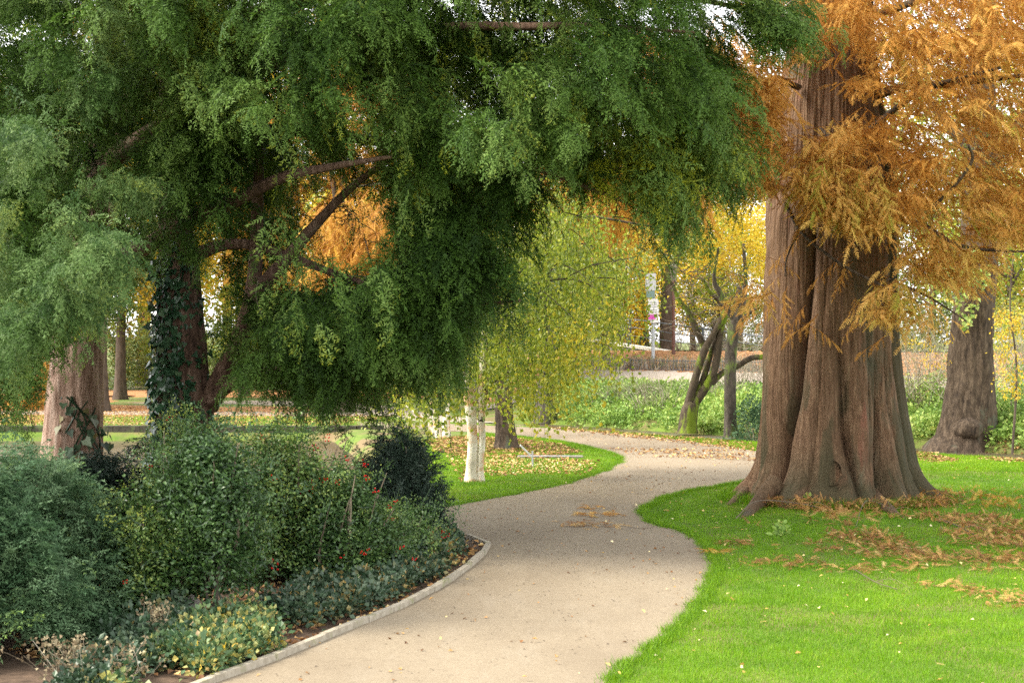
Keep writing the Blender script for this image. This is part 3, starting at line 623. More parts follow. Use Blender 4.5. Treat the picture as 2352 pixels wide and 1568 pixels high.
for pts, rr in [([gz(1905, 1085, .55), gz(1960, 1115, .28), gz(2010, 1150, .10), gz(2060, 1185, -.03)], [.20, .17, .13, .05]),
                ([gz(1990, 1085, .42), gz(2060, 1105, .22), gz(2130, 1128, .08), gz(2200, 1150, -.03)], [.16, .13, .10, .04]),
                ([gz(1780, 1110, .34), gz(1742, 1150, .10), gz(1715, 1185, .0), gz(1690, 1200, -.06)], [.15, .11, .07, .04]),
                ([gz(1760, 1090, .40), gz(1715, 1130, .12), gz(1680, 1160, -.02), gz(1655, 1175, -.08)], [.17, .12, .07, .04])]:
    b = Buf(); b.tube(pts, rr, 20, 30, bark=.20, t=.42, freq=26); b.build('root', M['redbark'], rw, True)
# limbs, mostly to the right and towards the camera
RL = [([(1960, 330, 26), (2080, 240, 22), (2160, 190, 18), (2300, 150, 10)], 25.2, 22), ([(1990, 225, 40), (2080, 200, 32), (2220, 185, 26), (2352, 170, 18), (2500, 150, 8)], 25.4, 23.5),
      ([(2140, 480, 14), (2190, 425, 13), (2235, 370, 12), (2215, 335, 8)], 22.5, 22), ([(2010, 500, 26), (2120, 520, 18), (2200, 560, 14), (2300, 580, 11), (2420, 575, 6)], 25.2, 22),
      ([(1840, 200, 26), (1760, 180, 20), (1700, 260, 12), (1680, 340, 6)], 25.2, 23), ([(1810, 470, 16), (1850, 540, 14), (1930, 605, 11), (2030, 650, 8), (2120, 700, 5)], 24.0, 22.2),
      ([(1850, 500, 9), (1810, 590, 7), (1800, 640, 5)], 23.6, 23.0), ([(1880, 290, 14), (1950, 360, 12), (2010, 400, 10), (2022, 470, 6)], 24.2, 22),
      ([(1940, 110, 26), (1890, 90, 20), (1840, 130, 12), (1800, 160, 6)], 25.4, 24.3), ([(1950, 60, 40), (2080, 20, 30), (2250, -40, 20), (2450, -60, 8)], 25.5, 22.5),
      ([(1950, -60, 40), (1820, -160, 26), (1700, -160, 12)], 25.6, 23), ([(2040, 640, 10), (2130, 680, 9), (2220, 730, 5)], 24.6, 23), ([(1900, 380, 16), (1890, 420, 14), (1860, 450, 10)], 24.4, 22.6)]
for l, D0, D1 in RL:
    b = Buf(); l = [(x + U(-9, 9), y + U(-7, 7), w * .55) for x, y, w in l]; limb(b, l, D0, D1, 9, .10); b.build('limb', M['oakbark'], rw, True)
b = Buf()
rclear = [([(1800, 100), (1900, 100), (1930, 300), (1800, 330)], 25, .10), ([(1780, 470), (1900, 560), (2060, 580), (2060, 1100), (1700, 1100)], 25, .0)]
qs = reject(np.concatenate([
    Z([(1840, -250), (2600, -250), (2600, 140), (2300, 110), (2050, 130), (1900, 60)], 21.5, 27.5, 1150, thr=.15),
    Z([(2000, 60), (2600, 60), (2600, 330), (2300, 300), (2000, 230), (1930, 180)], 21.5, 27, 520, thr=.18),
    Z([(1650, 150), (1780, 170), (1800, 330), (1780, 430), (1720, 430), (1650, 400)], 22, 25, 260, thr=.2),
    Z([(1880, 270), (2150, 260), (2150, 420), (2080, 480), (1900, 470), (1820, 420), (1850, 360)], 21.8, 24, 190, thr=.36),
    Z([(1820, 400), (2080, 430), (2060, 515), (1960, 525), (1900, 490), (1830, 450)], 21.8, 23.5, 120),
    Z([(2060, 280), (2600, 280), (2600, 560), (2300, 550), (2120, 560), (2040, 440)], 22.3, 27, 620, thr=.3),
    Z([(2040, 560), (2160, 560), (2290, 560), (2230, 650), (2100, 640)], 22.5, 25, 90, thr=.25),
    Z([(1960, 650), (2060, 640), (2180, 700), (2130, 745), (2010, 720)], 22.2, 23.6, 42),
    Z([(1700, -250), (1860, -250), (1880, 60), (1760, 120)], 23, 26, 130), Z([(1650, 100), (1790, 110), (1800, 400), (1740, 430), (1650, 360)], 21, 23, 190, thr=.25), Z([(1780, 60), (1900, 40), (1900, 130), (1800, 160)], 22, 24, 40), Z([(1800, 300), (1960, 330), (1960, 420), (1840, 400)], 22, 23.6, 34), Z([(1840, 20), (1980, 0), (1960, 90), (1860, 80)], 22, 24, 26), Z([(1670, 620), (1750, 630), (1760, 700), (1700, 700)], 23, 25, 9)]), rclear[:1])
spray(b, RUST, qs, RC, (.5, .85), (.05, .85), el=(-.55, .25), azj=.8, roll=.5, clump=.6)
# feathery shoots straight off the trunk
q2 = np.array([gq for gq in [P(1760, 700, 24.6), P(1790, 745, 24.5), P(1800, 690, 24.4), P(1850, 740, 24.3), P(1880, 755, 24.3), P(1830, 720, 24.3), P(1730, 690, 24.8), P(1810, 560, 24.3), P(1960, 690, 23.9), P(2010, 780, 24.0), P(1955, 740, 23.9), P(1900, 610, 24.1), P(1795, 600, 24.4), P(1940, 620, 24), P(1770, 650, 24.7), P(1720, 730, 25)]])
spray(b, RUST, q2, RC, (.45, .7), (.1, .6), el=(-.9, -.2), azj=.9)
tw = zone([(1830, 380), (2060, 400), (2060, 480), (1900, 480)], 21.5, 23, 60); spray(b, RUST, tw, RC, (.45, .7), (.5, 1.0), el=(-1.3, -.6), azj=1)
b.build('crown', M['rust'], rw)

# ------------------------------------------------------------------ generic trees and shrubs
def crown_pts(c, r, n, thr=.35, fr=.5, shell=.5):
    d = nrm(rng.normal(0, 1, (n * 3, 3))); q = np.array(c) + d * np.array(r) * (U(shell ** 3, 1, n * 3) ** (1 / 3.))[:, None]
    q = q[vnoise(q[:, 0] * fr, q[:, 1] * fr, q[:, 2] * fr + 3) > thr]; return q[:n]
def tree(name, label, base, lean, crowns, mat, bark='plainbark', r=.2, T=CLU, sc=(.8, 1.4), tint=(0, 1), nl=6, group=None, bk=.10, el=(-.5, .4), seg=14, fl=.5, cat='tree', trunk_pts=None):
    """base (x,y); lean = top point of the trunk; crowns = [(centre, radii, n, thr)]"""
    z0 = float(hfun(np.array([base[0]]), np.array([base[1]]))[0]); B = np.array([base[0], base[1], z0 - .06]); T0 = np.array(lean, float)
    t = thing(name, label, cat, (B[0], B[1], z0), group)
    b = Buf(); mid = B + (T0 - B) * .5 + rng.normal(0, .12, 3) * [1, 1, 0]
    if trunk_pts is None: b.tube([B, B + (mid - B) * .5, mid, T0], [r, r * .86, r * .7, r * .25], seg, 26, bark=bk, fl=fl)
    else: b.tube([p for p, _ in trunk_pts], [q for _, q in trunk_pts], seg, 34, bark=bk, fl=fl)
    b.build('trunk', M[bark], t, True)
    for k in range(nl):
        c, rr, _, _ = crowns[k % len(crowns)]; u = U(.35, .9); s0 = B + (T0 - B) * u
        e = np.array(c) + nrm(rng.normal(0, 1, 3)) * np.array(rr) * .75; m_ = (s0 + e) / 2 + [0, 0, .15 * np.linalg.norm(e - s0)]
        b = Buf(); b.tube([s0, m_, e], [r * .38, r * .22, r * .05], 6, 12, bark=.06); b.build('limb', M[bark], t, True)
    b = Buf()
    for c, rr, n, thr in crowns: spray(b, T, crown_pts(c, rr, n, thr), (B[0], B[1]), sc, tint, el=el, azj=1.0, roll=1)
    b.build('crown', M[mat], t); return t
def bush(name, label, c, r, n, mat, T, sc=(.6, 1), tint=(0, 1), stems=8, shoots=0, group=None, cat='shrub', thr=.15, el=(-.2, 1.1), smat='twig', shell=.55):
    z0 = c[2]; t = thing(name, label, cat, (c[0], c[1], z0), group)
    b = Buf(); d = nrm(rng.normal(0, 1, (n * 4, 3))); d[:, 2] = np.abs(d[:, 2]) * 1.0 - .12
    q = np.array(c) + [0, 0, r[2] * .12] + d * np.array(r) * (U(shell ** 3, 1, n * 4) ** (1 / 3.))[:, None]
    q[:, :2] += (vnoise(q[:, 0] * 1.7, q[:, 1] * 1.7, q[:, 2] * 1.7)[:, None] - .5) * .55 * r[0]; q[:, 2] += (vnoise(q[:, 0] * 2.6, q[:, 1] * 2.6, 4.) - .5) * .42 * r[2]
    q = q[(vnoise(q[:, 0] * 1.9, q[:, 1] * 1.9, q[:, 2] * 1.9) > thr) & (q[:, 2] > z0 + .03)][:n]
    sh = []
    for k in range(shoots):
        a = U(0, 6.28); e = np.arccos(U(.25, 1)); o_ = np.array(c) + np.array([math.sin(a) * math.sin(e), math.cos(a) * math.sin(e), math.cos(e)]) * np.array(r) * .85; dd_ = nrm(np.array([math.sin(a) * .5, math.cos(a) * .5, U(.5, 1.4)])); L_ = U(.25, .6)
        sh.append(o_ + dd_ * (np.linspace(0, 1, 6) * L_)[:, None] + rng.normal(0, .012, (6, 3)))
    if sh:
        for p_ in sh: b.tube([p_[0], p_[3], p_[5]], [.004, .003, .0015], 3, 5, t=.35)
        q3 = np.concatenate(sh); spray(b, T, q3, (c[0], c[1]), (sc[0] * .55, sc[1] * .7), (tint[0] + .2, tint[1] + .1), el=(.2, 1.3), azj=1.2, roll=.9)
    (tufts(b, T, q, (c[0], c[1]), sc, tint, m=4, spread=.07, el=el) if T is YEWF else spray(b, T, q, (c[0], c[1]), sc, tint, el=el, azj=.7, roll=.9)); b.build('foliage', M[mat], t)
    if stems:
        b = Buf()
        for k in range(stems):
            a = U(0, 6.28); e = np.array(c) + [r[0] * .7 * math.sin(a) * U(.2, 1), r[1] * .7 * math.cos(a) * U(.2, 1), r[2] * U(.6, .95)]; s0 = np.array(c) + [.15 * math.sin(a), .15 * math.cos(a), -.03]
            b.tube([s0, (s0 + e) / 2 + rng.normal(0, .08, 3), e], [.022, .015, .004], 5, 8, t=U(.1, .7))
        b.build('stems', M[smat], t)
    return t

# birch
BD = 28.7; bx_, by_ = Gp(1084, 1106)
bt = thing('birch_tree', 'white double-stemmed birch with drooping yellow-green leaves on the grass island', 'tree', (bx_, by_, 0))
for l in [[(1081, 1113, 29), (1082, 1080, 24), (1085, 1030, 23), (1084, 985, 22), (1080, 930, 25), (1070, 850, 22), (1060, 700, 18), (1080, 450, 10)],
          [(1104, 1112, 16), (1103, 1070, 14), (1107, 1010, 15), (1106, 950, 15), (1108, 850, 14), (1125, 700, 12), (1190, 500, 6)]]:
    b = Buf(); b.tube([P(x, y, by_) for x, y, w in l], [Rm(w, by_) for x, y, w in l], 20, 60, bark=.05, fl=.25, freq=14); b.build('trunk', M['birchbark'], bt, True)
for l in [[(1066, 800, 12), (1150, 690, 9), (1300, 640, 7), (1420, 690, 4)], [(1110, 820, 11), (1180, 640, 8), (1330, 560, 6), (1440, 620, 3)], [(1120, 740, 9), (1230, 660, 7), (1290, 590, 5)], [(1070, 880, 9), (1010, 800, 7), (930, 820, 4)], [(1105, 900, 8), (1180, 850, 6), (1260, 860, 4)]]:
    b = Buf(); limb(b, [(x, y, w * .6) for x, y, w in l], by_, by_ + U(-1.5, 1.5), 7, .04); b.build('limb', M['plainbark'], bt, True)
b = Buf()
q = np.concatenate([Z([(1100, 500), (1290, 480), (1400, 560), (1420, 660), (1420, 740), (1370, 820), (1290, 860), (1220, 880), (1120, 860), (1080, 760)], 26.5, 31.5, 680, thr=.47, fr=1.5),
                    Z([(900, 820), (1060, 820), (1060, 900), (960, 905), (910, 900)], 26.5, 30, 200, thr=.25), Z([(1100, 760), (1200, 780), (1180, 860), (1120, 860)], 27, 30, 110), Z([(1200, 800), (1400, 780), (1330, 860), (1250, 920), (1190, 900)], 27, 30, 170, thr=.4, fr=2), Z([(1380, 560), (1450, 600), (1440, 690), (1400, 760)], 26.5, 30, 50, thr=.45, fr=2), Z([(1000, 500), (1200, 400), (1400, 500), (1200, 640), (1000, 700)], 28, 31.5, 420, thr=.3)])
q = q + rng.normal(0, .30, q.shape); n = len(q); d = nrm(np.array([0, 0, -1.]) + rng.normal(0, .16, (n, 3))); R = frames(d, nrm(rng.normal(0, 1, (n, 3)))); k = rng.integers(0, 8, n)
t_ = .28 + .5 * (vnoise(q[:, 0] * .8, q[:, 1] * .8, q[:, 2] * .8) - .3) + U(-.15, .2, n); sc_ = U(.6, 1.15, n)
for m in range(8): g = k == m; b.inst(STR[m], q[g] + [0, 0, .35], R[g], sc_[g], t_[g])
b.build('crown', M['birch'], bt)

def GT(px, py): return Gp(px, py)
# second white birch, far side of the leaf patch
x0, y0 = Gp(1015, 1004)
bt = thing('birch_tree', 'small pale birch clump with splayed stems behind the double-stemmed birch', 'tree', (x0, y0, 0))
for l in [[(1008, 1008, 15), (1000, 975, 12), (990, 930, 10), (975, 860, 7)], [(1022, 1008, 14), (1023, 965, 12), (1032, 920, 9), (1040, 820, 6)], [(1004, 1006, 7), (985, 975, 6), (962, 955, 5), (930, 930, 3)], [(1030, 1008, 10), (1030, 960, 7), (1036, 900, 5)]]:
    b = Buf(); b.tube([P(x, y, y0) for x, y, w in l], [Rm(w, y0) for x, y, w in l], 10, 24, bark=.05, fl=.2); b.build('trunk', M['birchbark'], bt, True)
b = Buf(); spray(b, CLU, crown_pts(P(1010, 780, y0), (2.0, 1.5, 1.3), 220, .35), (x0, y0), (.5, .8), (.2, .8)); b.build('crown', M['birch'], bt)

# orange dawn redwood behind: dark trunk 1160,1030
x1, y1 = Gp(1161, 1031)
t = thing('redwood_tree', 'slimmer dark-trunked redwood with bright orange crown behind the white birch', 'tree', (x1, y1, 0))
b = Buf(); b.tube([P(1161, 1036, y1), P(1160, 1000, y1), P(1156, 900, y1), P(1158, 600, y1), P(1165, 0, y1)], [Rm(46, y1), Rm(38, y1), Rm(34, y1), Rm(26, y1), Rm(12, y1)], 24, 50, bark=.12, fl=.35, freq=14); b.build('trunk', M['oakbark'], t, True)
for l in [[(1158, 600, 14), (1300, 500, 8), (1500, 520, 4)], [(1158, 480, 14), (1320, 380, 9), (1600, 420, 4)], [(1158, 500, 14), (1000, 420, 8), (800, 430, 4)], [(1160, 300, 14), (1400, 220, 8), (1600, 200, 4)]]:
    b = Buf(); limb(b, l, y1, y1 + U(-2, 1), 7, .05); b.build('limb', M['plainbark'], t, True)
b = Buf()
q = np.concatenate([Z([(1140, 360), (1330, 360), (1600, 360), (1620, 450), (1560, 500), (1480, 500), (1400, 540), (1330, 480), (1200, 490), (1140, 510)], 39, 45, 330, thr=.36, fr=.9), Z([(1400, 80), (1700, 60), (1750, 380), (1500, 400)], 35, 39, 260, thr=.45, fr=.7), Z([(700, 470), (880, 470), (900, 620), (850, 650), (700, 610)], 36, 39, 150)])
spray(b, RUST, q, (x1, y1), (.9, 1.5), (.1, .85), el=(-1.0, -.1), azj=1); b.build('crown', M['rust2'], t)

# brown leaning trunk 1255,962
x2, y2 = Gp(1252, 966)
tree('oak_tree', 'grey-brown leaning trunk standing beyond the path behind the birch leaves', (x2, y2), P(1272, 700, y2), [(P(1300, 560, y2), (3.2, 2.4, 2.6), 380, .3), (P(1200, 620, y2), (2.2, 2, 2), 200, .35)], 'olive', 'greybark', Rm(46, y2), trunk_pts=[(P(1252, 972, y2), Rm(42, y2)), (P(1254, 920, y2), Rm(40, y2)), (P(1264, 850, y2), Rm(32, y2)), (P(1280, 700, y2), Rm(22, y2)), (P(1300, 560, y2), Rm(9, y2))])
# mossy V tree
x3, y3 = Gp(1578, 991)
t = thing('mossy_tree', 'low forked tree with bright green moss on its splayed stems', 'tree', (x3, y3, 0))
b = Buf(); b.tube([P(1577, 994, y3), P(1578, 975, y3), P(1582, 945, y3), P(1590, 925, y3)], [Rm(40, y3), Rm(36, y3), Rm(36, y3), Rm(30, y3)], 20, 24, bark=.08, fl=.2); b.build('trunk', M['mossbark'], t, True)
for l in [[(1578, 940, 24), (1588, 900, 20), (1602, 850, 18), (1620, 800, 17), (1640, 765, 13), (1655, 738, 12), (1668, 700, 7)],
          [(1618, 800, 15), (1600, 760, 14), (1580, 715, 12), (1560, 690, 10), (1545, 655, 9), (1525, 630, 6), (1510, 590, 4)],
          [(1588, 935, 20), (1605, 900, 18), (1618, 860, 15), (1632, 815, 12), (1645, 770, 9), (1640, 740, 6)],
          [(1592, 930, 22), (1622, 885, 20), (1640, 850, 18), (1650, 800, 17), (1655, 760, 15), (1668, 720, 11), (1680, 680, 6)],
          [(1634, 880, 14), (1660, 855, 13), (1690, 842, 13), (1725, 822, 13), (1755, 818, 11), (1800, 800, 6)],
          [(1660, 735, 9), (1640, 700, 9), (1620, 690, 8), (1600, 660, 5)], [(1665, 720, 8), (1650, 690, 10), (1630, 670, 9), (1615, 640, 5)]]:
    b = Buf(); limb(b, l, y3, y3 + U(-.4, .4), 10, .08, 6); b.build('limb', M['mossbark'], t, True)
b = Buf()
for k in range(150):
    p = zone([(1530, 620), (1720, 600), (1720, 720), (1660, 780), (1560, 760)], y3 - .8, y3 + .8, 1)[0]; d = dirs(U(0, 6.28), U(-.5, .8)); L = U(.3, .9)
    b.tube([p, p + d * L * .5 + rng.normal(0, .08, 3), p + d * L + rng.normal(0, .1, 3)], [.014, .009, .003], 4, 6, t=U(0, .5))
b.build('bare_twigs', M['twig'], t)
b = Buf(); spray(b, CLU, Z([(1520, 590), (1720, 560), (1740, 680), (1620, 740), (1540, 700)], y3 - 1.5, y3 + 1.5, 70, thr=.4), (x3, y3), (.3, .5), (.2, 1), roll=1); b.build('crown', M['lime'], t)
# single dark trunk
x4, y4 = Gp(1677, 1000)
t = thing('maple_tree', 'straight dark trunk with bright yellow leaves, just right of the mossy fork', 'tree', (x4, y4, 0))
b = Buf(); b.tube([P(1677, 1003, y4), P(1676, 970, y4), P(1676, 900, y4), P(1678, 820, y4), P(1684, 770, y4), P(1690, 730, y4), P(1700, 660, y4)], [Rm(28, y4), Rm(27, y4), Rm(26, y4), Rm(25, y4), Rm(26, y4), Rm(22, y4), Rm(12, y4)], 18, 40, bark=.09, fl=.2); b.build('trunk', M['greybark'], t, True)
for l in [[(1688, 740, 14), (1665, 700, 14), (1652, 670, 13), (1640, 640, 9), (1650, 570, 5)], [(1692, 730, 16), (1705, 700, 14), (1712, 650, 10), (1708, 560, 7)], [(1690, 745, 10), (1720, 720, 8), (1750, 700, 4)]]:
    b = Buf(); limb(b, l, y4, y4 + U(-.5, .5), 9, .07); b.build('limb', M['greybark'], t, True)
b = Buf(); spray(b, CLU, Z([(1650, 470), (1780, 460), (1790, 640), (1740, 660), (1650, 620), (1600, 560)], y4 - 1, y4 + 2, 210, thr=.33, fr=.8), (x4, y4), (.5, .8), (0, .9), roll=1); spray(b, CLU, Z([(1560, 640), (1720, 640), (1700, 720), (1600, 720)], y4 - 1, y4 + 1.5, 22), (x4, y4), (.35, .5), (0, .9)); b.build('crown', M['yellow'], t)
# right-hand trunk with burl
x5, y5 = 11.3, 38.9
t = thing('oak_tree', 'ridged brown trunk with a round burl low on its base, right of the giant redwood', 'tree', (x5, y5, .16))
z5 = [(2209, 1075, 196), (2210, 1045, 176), (2215, 1015, 138), (2218, 985, 122), (2222, 950, 112), (2228, 880, 98), (2232, 800, 92), (2240, 700, 88), (2248, 600, 82), (2250, 450, 74), (2255, 200, 60), (2260, -100, 40), (2262, -400, 20)]
b = Buf(); b.tube([P(x, y, y5) for x, y, w in z5], [Rm(w, y5) for x, y, w in z5], 60, 130, bark=.10, fl=.08, freq=22); b.build('trunk', M['oakbark'], t, True)
b = Buf(); th_ = np.linspace(0, 2 * np.pi, 28, endpoint=False); ph_ = np.linspace(-np.pi / 2, np.pi / 2, 18)
TH2, PH2 = np.meshgrid(th_, ph_); rr = 1 + .35 * (fbm(np.cos(TH2) * np.cos(PH2) * 2.5, np.sin(TH2) * np.cos(PH2) * 2.5, np.sin(PH2) * 2.5) - .5)
c5 = P(2222, 985, y5 - .55); V5 = c5 + np.stack([.40 * rr * np.cos(TH2) * np.cos(PH2), .34 * rr * np.sin(TH2) * np.cos(PH2), .30 * rr * np.sin(PH2)], -1)
i = np.arange(17)[:, None] * 28; j = np.arange(28)[None]; k = (j + 1) % 28
b.add(V5.reshape(-1, 3), np.concatenate([np.stack([i + j, i + k, i + 28 + k], -1).reshape(-1, 3), np.stack([i + j, i + 28 + k, i + 28 + j], -1).reshape(-1, 3)])); b.build('burl', M['oakbark'], t, True)
for l in [[(2250, 460, 40), (2330, 300, 26), (2420, 200, 12)], [(2250, 380, 36), (2150, 250, 22), (2050, 150, 10)]]:
    b = Buf(); limb(b, l, y5, y5 + U(-1, 1.5), 9, .07); b.build('limb', M['oakbark'], t, True)
b = Buf(); spray(b, CLU, Z([(2020, -300), (2600, -300), (2600, 500), (2300, 480), (2050, 420)], y5 - 2, y5 + 4, 900, thr=.35, fr=.5), (x5, y5), (.8, 1.3), (.1, 1), roll=1); b.build('crown', M['olive'], t)
b = Buf(); q = zone([(2185, 590), (2270, 560), (2275, 640), (2240, 730), (2215, 770), (2195, 700), (2100, 690), (2110, 640)], y5 - .8, y5 - .55, 420, thr=.45, fr=2.5)
b.inst(IVL, q, frames(nrm(rng.normal(0, 1, (len(q), 3)) + [0, 0, -.6]), nrm(rng.normal(0, .6, (len(q), 3)) + [0, -1, .3])), U(.07, .12, len(q)), U(.2, 1, len(q)))
for k in range(0): b.tube([P(2245 + 8 * k, 900 - 30 * k, y5 - .6), P(2255, 780, y5 - .62), P(2240 + 12 * k, 640, y5 - .6)], [.015, .012, .008], 4, 8, t=.3)
tag(b.build('climbing_ivy', M['cover'], loc=(x5, y5, .16)), 'loose green climber on the trunk with the burl', 'ivy')

# ------------------------------------------------------------------ background trees (each its own thing)
kinds = {'lime': ('maple_tree', 'yellow-green'), 'yellow': ('maple_tree', 'golden yellow'), 'amber': ('beech_tree', 'amber brown'), 'olive': ('lime_tree', 'olive green'), 'rust2': ('redwood_tree', 'orange')}
BGT = [  # px, D, trunk width m, crown centre py, rx, rz, mat, label tail
    (80, 62, .45, 560, 5, 4.5, 'olive', 'across the pond at the left edge'),
    (276, 70, .40, 500, 4.5, 5, 'lime', 'with leaning pale trunk right of the flaking yew'),
    (232, 58, .42, 420, 4, 4, 'olive', 'with dark flared trunk directly behind the flaking yew'),
    (560, 74, .35, 560, 5, 4.5, 'lime', 'seen through the gap right of the ivy-clad yew trunk'),
    (790, 58, .5, 430, 4.2, 5.6, 'rust2', 'glowing through the gap amid the yew boughs'),
    (700, 82, .35, 640, 4, 5, 'yellow', 'low behind the yew boughs left of the orange redwood'),
    (960, 78, .35, 640, 5, 5, 'lime', 'behind the hanging yew boughs and the small pale birch clump'),
    (1105, 66, .4, 560, 4, 4.5, 'amber', 'behind the double-stemmed birch'),
    (1330, 76, .35, 690, 4.5, 4.2, 'olive', 'hanging over the bank behind the birch leaves'),
    (1420, 74, .28, 710, 1.9, 2.0, 'yellow', 'left of the bus stop sign'),
    (1530, 76, .60, 520, 3.4, 2.4, 'lime', 'with ivy-footed trunk between the two poles'),
    (1478, 80, .55, 480, 3.2, 3.0, 'olive', 'with dark trunk left of the bus stop sign'),
    (1660, 92, .35, 600, 4, 3.5, 'lime', 'pale and thin, seen through the mossy fork'),
    (1780, 84, .4, 480, 5, 4.5, 'yellow', 'mostly hidden behind the giant redwood trunk'),
    (1590, 88, .30, 640, 3.2, 3.0, 'yellow', 'low behind the mossy fork'),
    (1700, 96, .30, 640, 4, 3.5, 'lime', 'low behind the straight dark trunk'),
    (1250, 62, .30, 600, 3.5, 3.6, 'lime', 'close behind the birch leaves'),
    (1390, 66, .30, 560, 3.0, 3.0, 'yellow', 'between the birch leaves and the orange crown'),
    (380, 66, .35, 430, 4.5, 5, 'yellow', 'right behind the ivy-clad yew trunk'),
    (60, 84, .35, 420, 5, 6, 'amber', 'far behind the pond at the left edge'),
    (1640, 78, .22, 700, 2.2, 1.6, 'lime', 'small and leafy behind the railing at the mossy fork'),
    (2140, 80, .35, 620, 5, 5, 'olive', 'between the giant redwood and the trunk with the burl'),
    (2330, 62, .30, 560, 4, 3.4, 'lime', 'right of the trunk with the burl'),
    (2480, 76, .35, 500, 6, 6, 'amber', 'at the right edge of the picture')]
for px, D, tw_, cy, rx, rz, mt_, tail in BGT:
    nm, ad = kinds[mt_]; x = (px - 1176) / F * D; c = P(px, cy, D)
    tree(nm, f'{ad} tree {tail}', (x, D), c + [0, 0, rz * .5], [(c, (rx, rx * .8, rz), int(90 * rx * rz * .55), .33)], mt_, 'plainbark', tw_ * .6, sc=(1.2, 2.0), nl=5, fl=.4, T=RUST if mt_ == 'rust2' else CLU, group='trees in the far background')
# tall screen of far trees; each stands apart
SCR = ['beyond the left edge', 'above the flaking yew trunk', 'behind the yew limbs', 'left of the orange gap', 'behind the orange gap', 'above the small birch clump', 'above the double-stemmed birch', 'above the bus stop sign', 'behind the giant redwood trunk', 'behind the giant redwood boughs', 'above the burl trunk', 'at the right edge', 'beyond the right edge']
k = 0
for px, D, cy, rx, rz, mt_ in [(-250, 88, 380, 9, 11, 'olive'), (60, 96, 420, 8, 12, 'lime'), (330, 90, 380, 8, 12, 'amber'), (520, 104, 420, 8, 12, 'lime'), (760, 96, 420, 8, 12, 'yellow'), (980, 104, 440, 8, 12, 'olive'),
                              (1190, 94, 400, 8, 12, 'lime'), (1400, 108, 330, 7, 9, 'amber'), (1850, 112, 420, 7, 9, 'olive'), (2050, 96, 420, 8, 11, 'lime'), (2260, 104, 400, 8, 12, 'yellow'), (2480, 92, 420, 9, 12, 'lime'), (2700, 96, 400, 9, 12, 'olive')]:
    nm, ad = kinds[mt_]; x = (px - 1176) / F * D; c = P(px, cy, D)
    tree(nm, f'tall {ad} tree closing the park, {SCR[k]}', (x, D), c + [0, 0, rz * .6], [(c, (rx, rx * .6, rz), int(6.2 * rx * rz), .28)], mt_, 'plainbark', .35, sc=(2.2, 3.6), nl=4, group='far screen of tall park trees'); k += 1

# ------------------------------------------------------------------ bank planting and thickets
def hz(x, y): return float(hfun(np.array([x]), np.array([y]))[0])
def scatter_ground(poly, n, fall=0.0):
    p = np.array(poly, float); lo, hi = p.min(0), p.max(0); out = []; tot = 0; it = 0
    while tot < n and it < 400:
        x, y = U(lo[0], hi[0], n), U(lo[1], hi[1], n); m = inpoly(x, y, p)
        if fall: m &= rng.random(n) < (lo[1] / y) ** fall
        out.append(np.stack([x[m], y[m]], -1)); tot += m.sum(); it += 1
    return np.concatenate(out)[:n]
# ground cover on the slope
q = scatter_ground(offs(1.5)[3:] + offs(8.0)[3:][::-1], 30000); z = hfun(q[:, 0], q[:, 1])
b = Buf(); n = len(q); k = rng.integers(0, 8, n); cv = [cluster_tmpl(90 + s, n=6, leaf=.085, w=.07, R=.13, twig=False) for s in range(8)]
dn = smooth(.30, .55, vnoise(q[:, 0] * .9, q[:, 1] * .9)); keep = rng.random(n) < .45 + .55 * dn; ti = .55 * U(0, 1, n) + .5 * (vnoise(q[:, 0] * .6 + 5, q[:, 1] * .6) - .25)
for m in range(8): g = (k == m) & keep; b.inst(cv[m], np.column_stack([q[g], z[g] + U(0, .22, g.sum())]), frames(dirs(U(0, 6.28, g.sum()), U(.1, 1.3, g.sum())), np.tile([0, 0, 1.], (g.sum(), 1))), U(.8, 1.5, g.sum()), ti[g])
tag(b.build('ground_cover', M['cover']), 'bright green leafy ground cover on the slope above the stream', 'ground cover', kind='stuff')
def brush(name, label, c, r, h, n, tint=(.4, 1), leaves=0, lm='olive', cat='shrub', group=None, th=.010):
    z0 = hz(c[0], c[1]); t = thing(name, label, cat, (c[0], c[1], z0), group); b = Buf()
    for k in range(n):
        a = U(0, 6.28); s0 = np.array([c[0] + r * .6 * U(-1, 1), c[1] + r * .5 * U(-1, 1), 0]); s0[2] = hz(s0[0], s0[1]) - .03
        e = s0 + [rng.normal(0, .35) * h, rng.normal(0, .3) * h, h * U(.5, 1.05)]; m_ = (s0 + e) / 2 + rng.normal(0, .08, 3) * h; tt = U(*tint)
        b.tube([s0, m_, e], [th, th * .7, th * .2], 3, 7, t=tt)
        for q_ in range(3):
            u = U(.35, .9); p = s0 + (e - s0) * u; p = p + (m_ - (s0 + e) / 2) * .8 * (1 - abs(2 * u - 1)); d = dirs(U(0, 6.28), U(-.2, 1.2)); b.tube([p, p + d * h * U(.15, .35)], [th * .55, th * .15], 3, 3, t=tt)
    b.build('bare_twigs', M['twig'], t)
    if leaves:
        b = Buf(); q = np.array([c[0], c[1], z0 + h * .5]) + rng.normal(0, 1, (leaves, 3)) * [r * .45, r * .35, h * .25]; spray(b, CLU, q, c, (.3, .6), (0, 1), roll=1); b.build('foliage', M[lm], t)
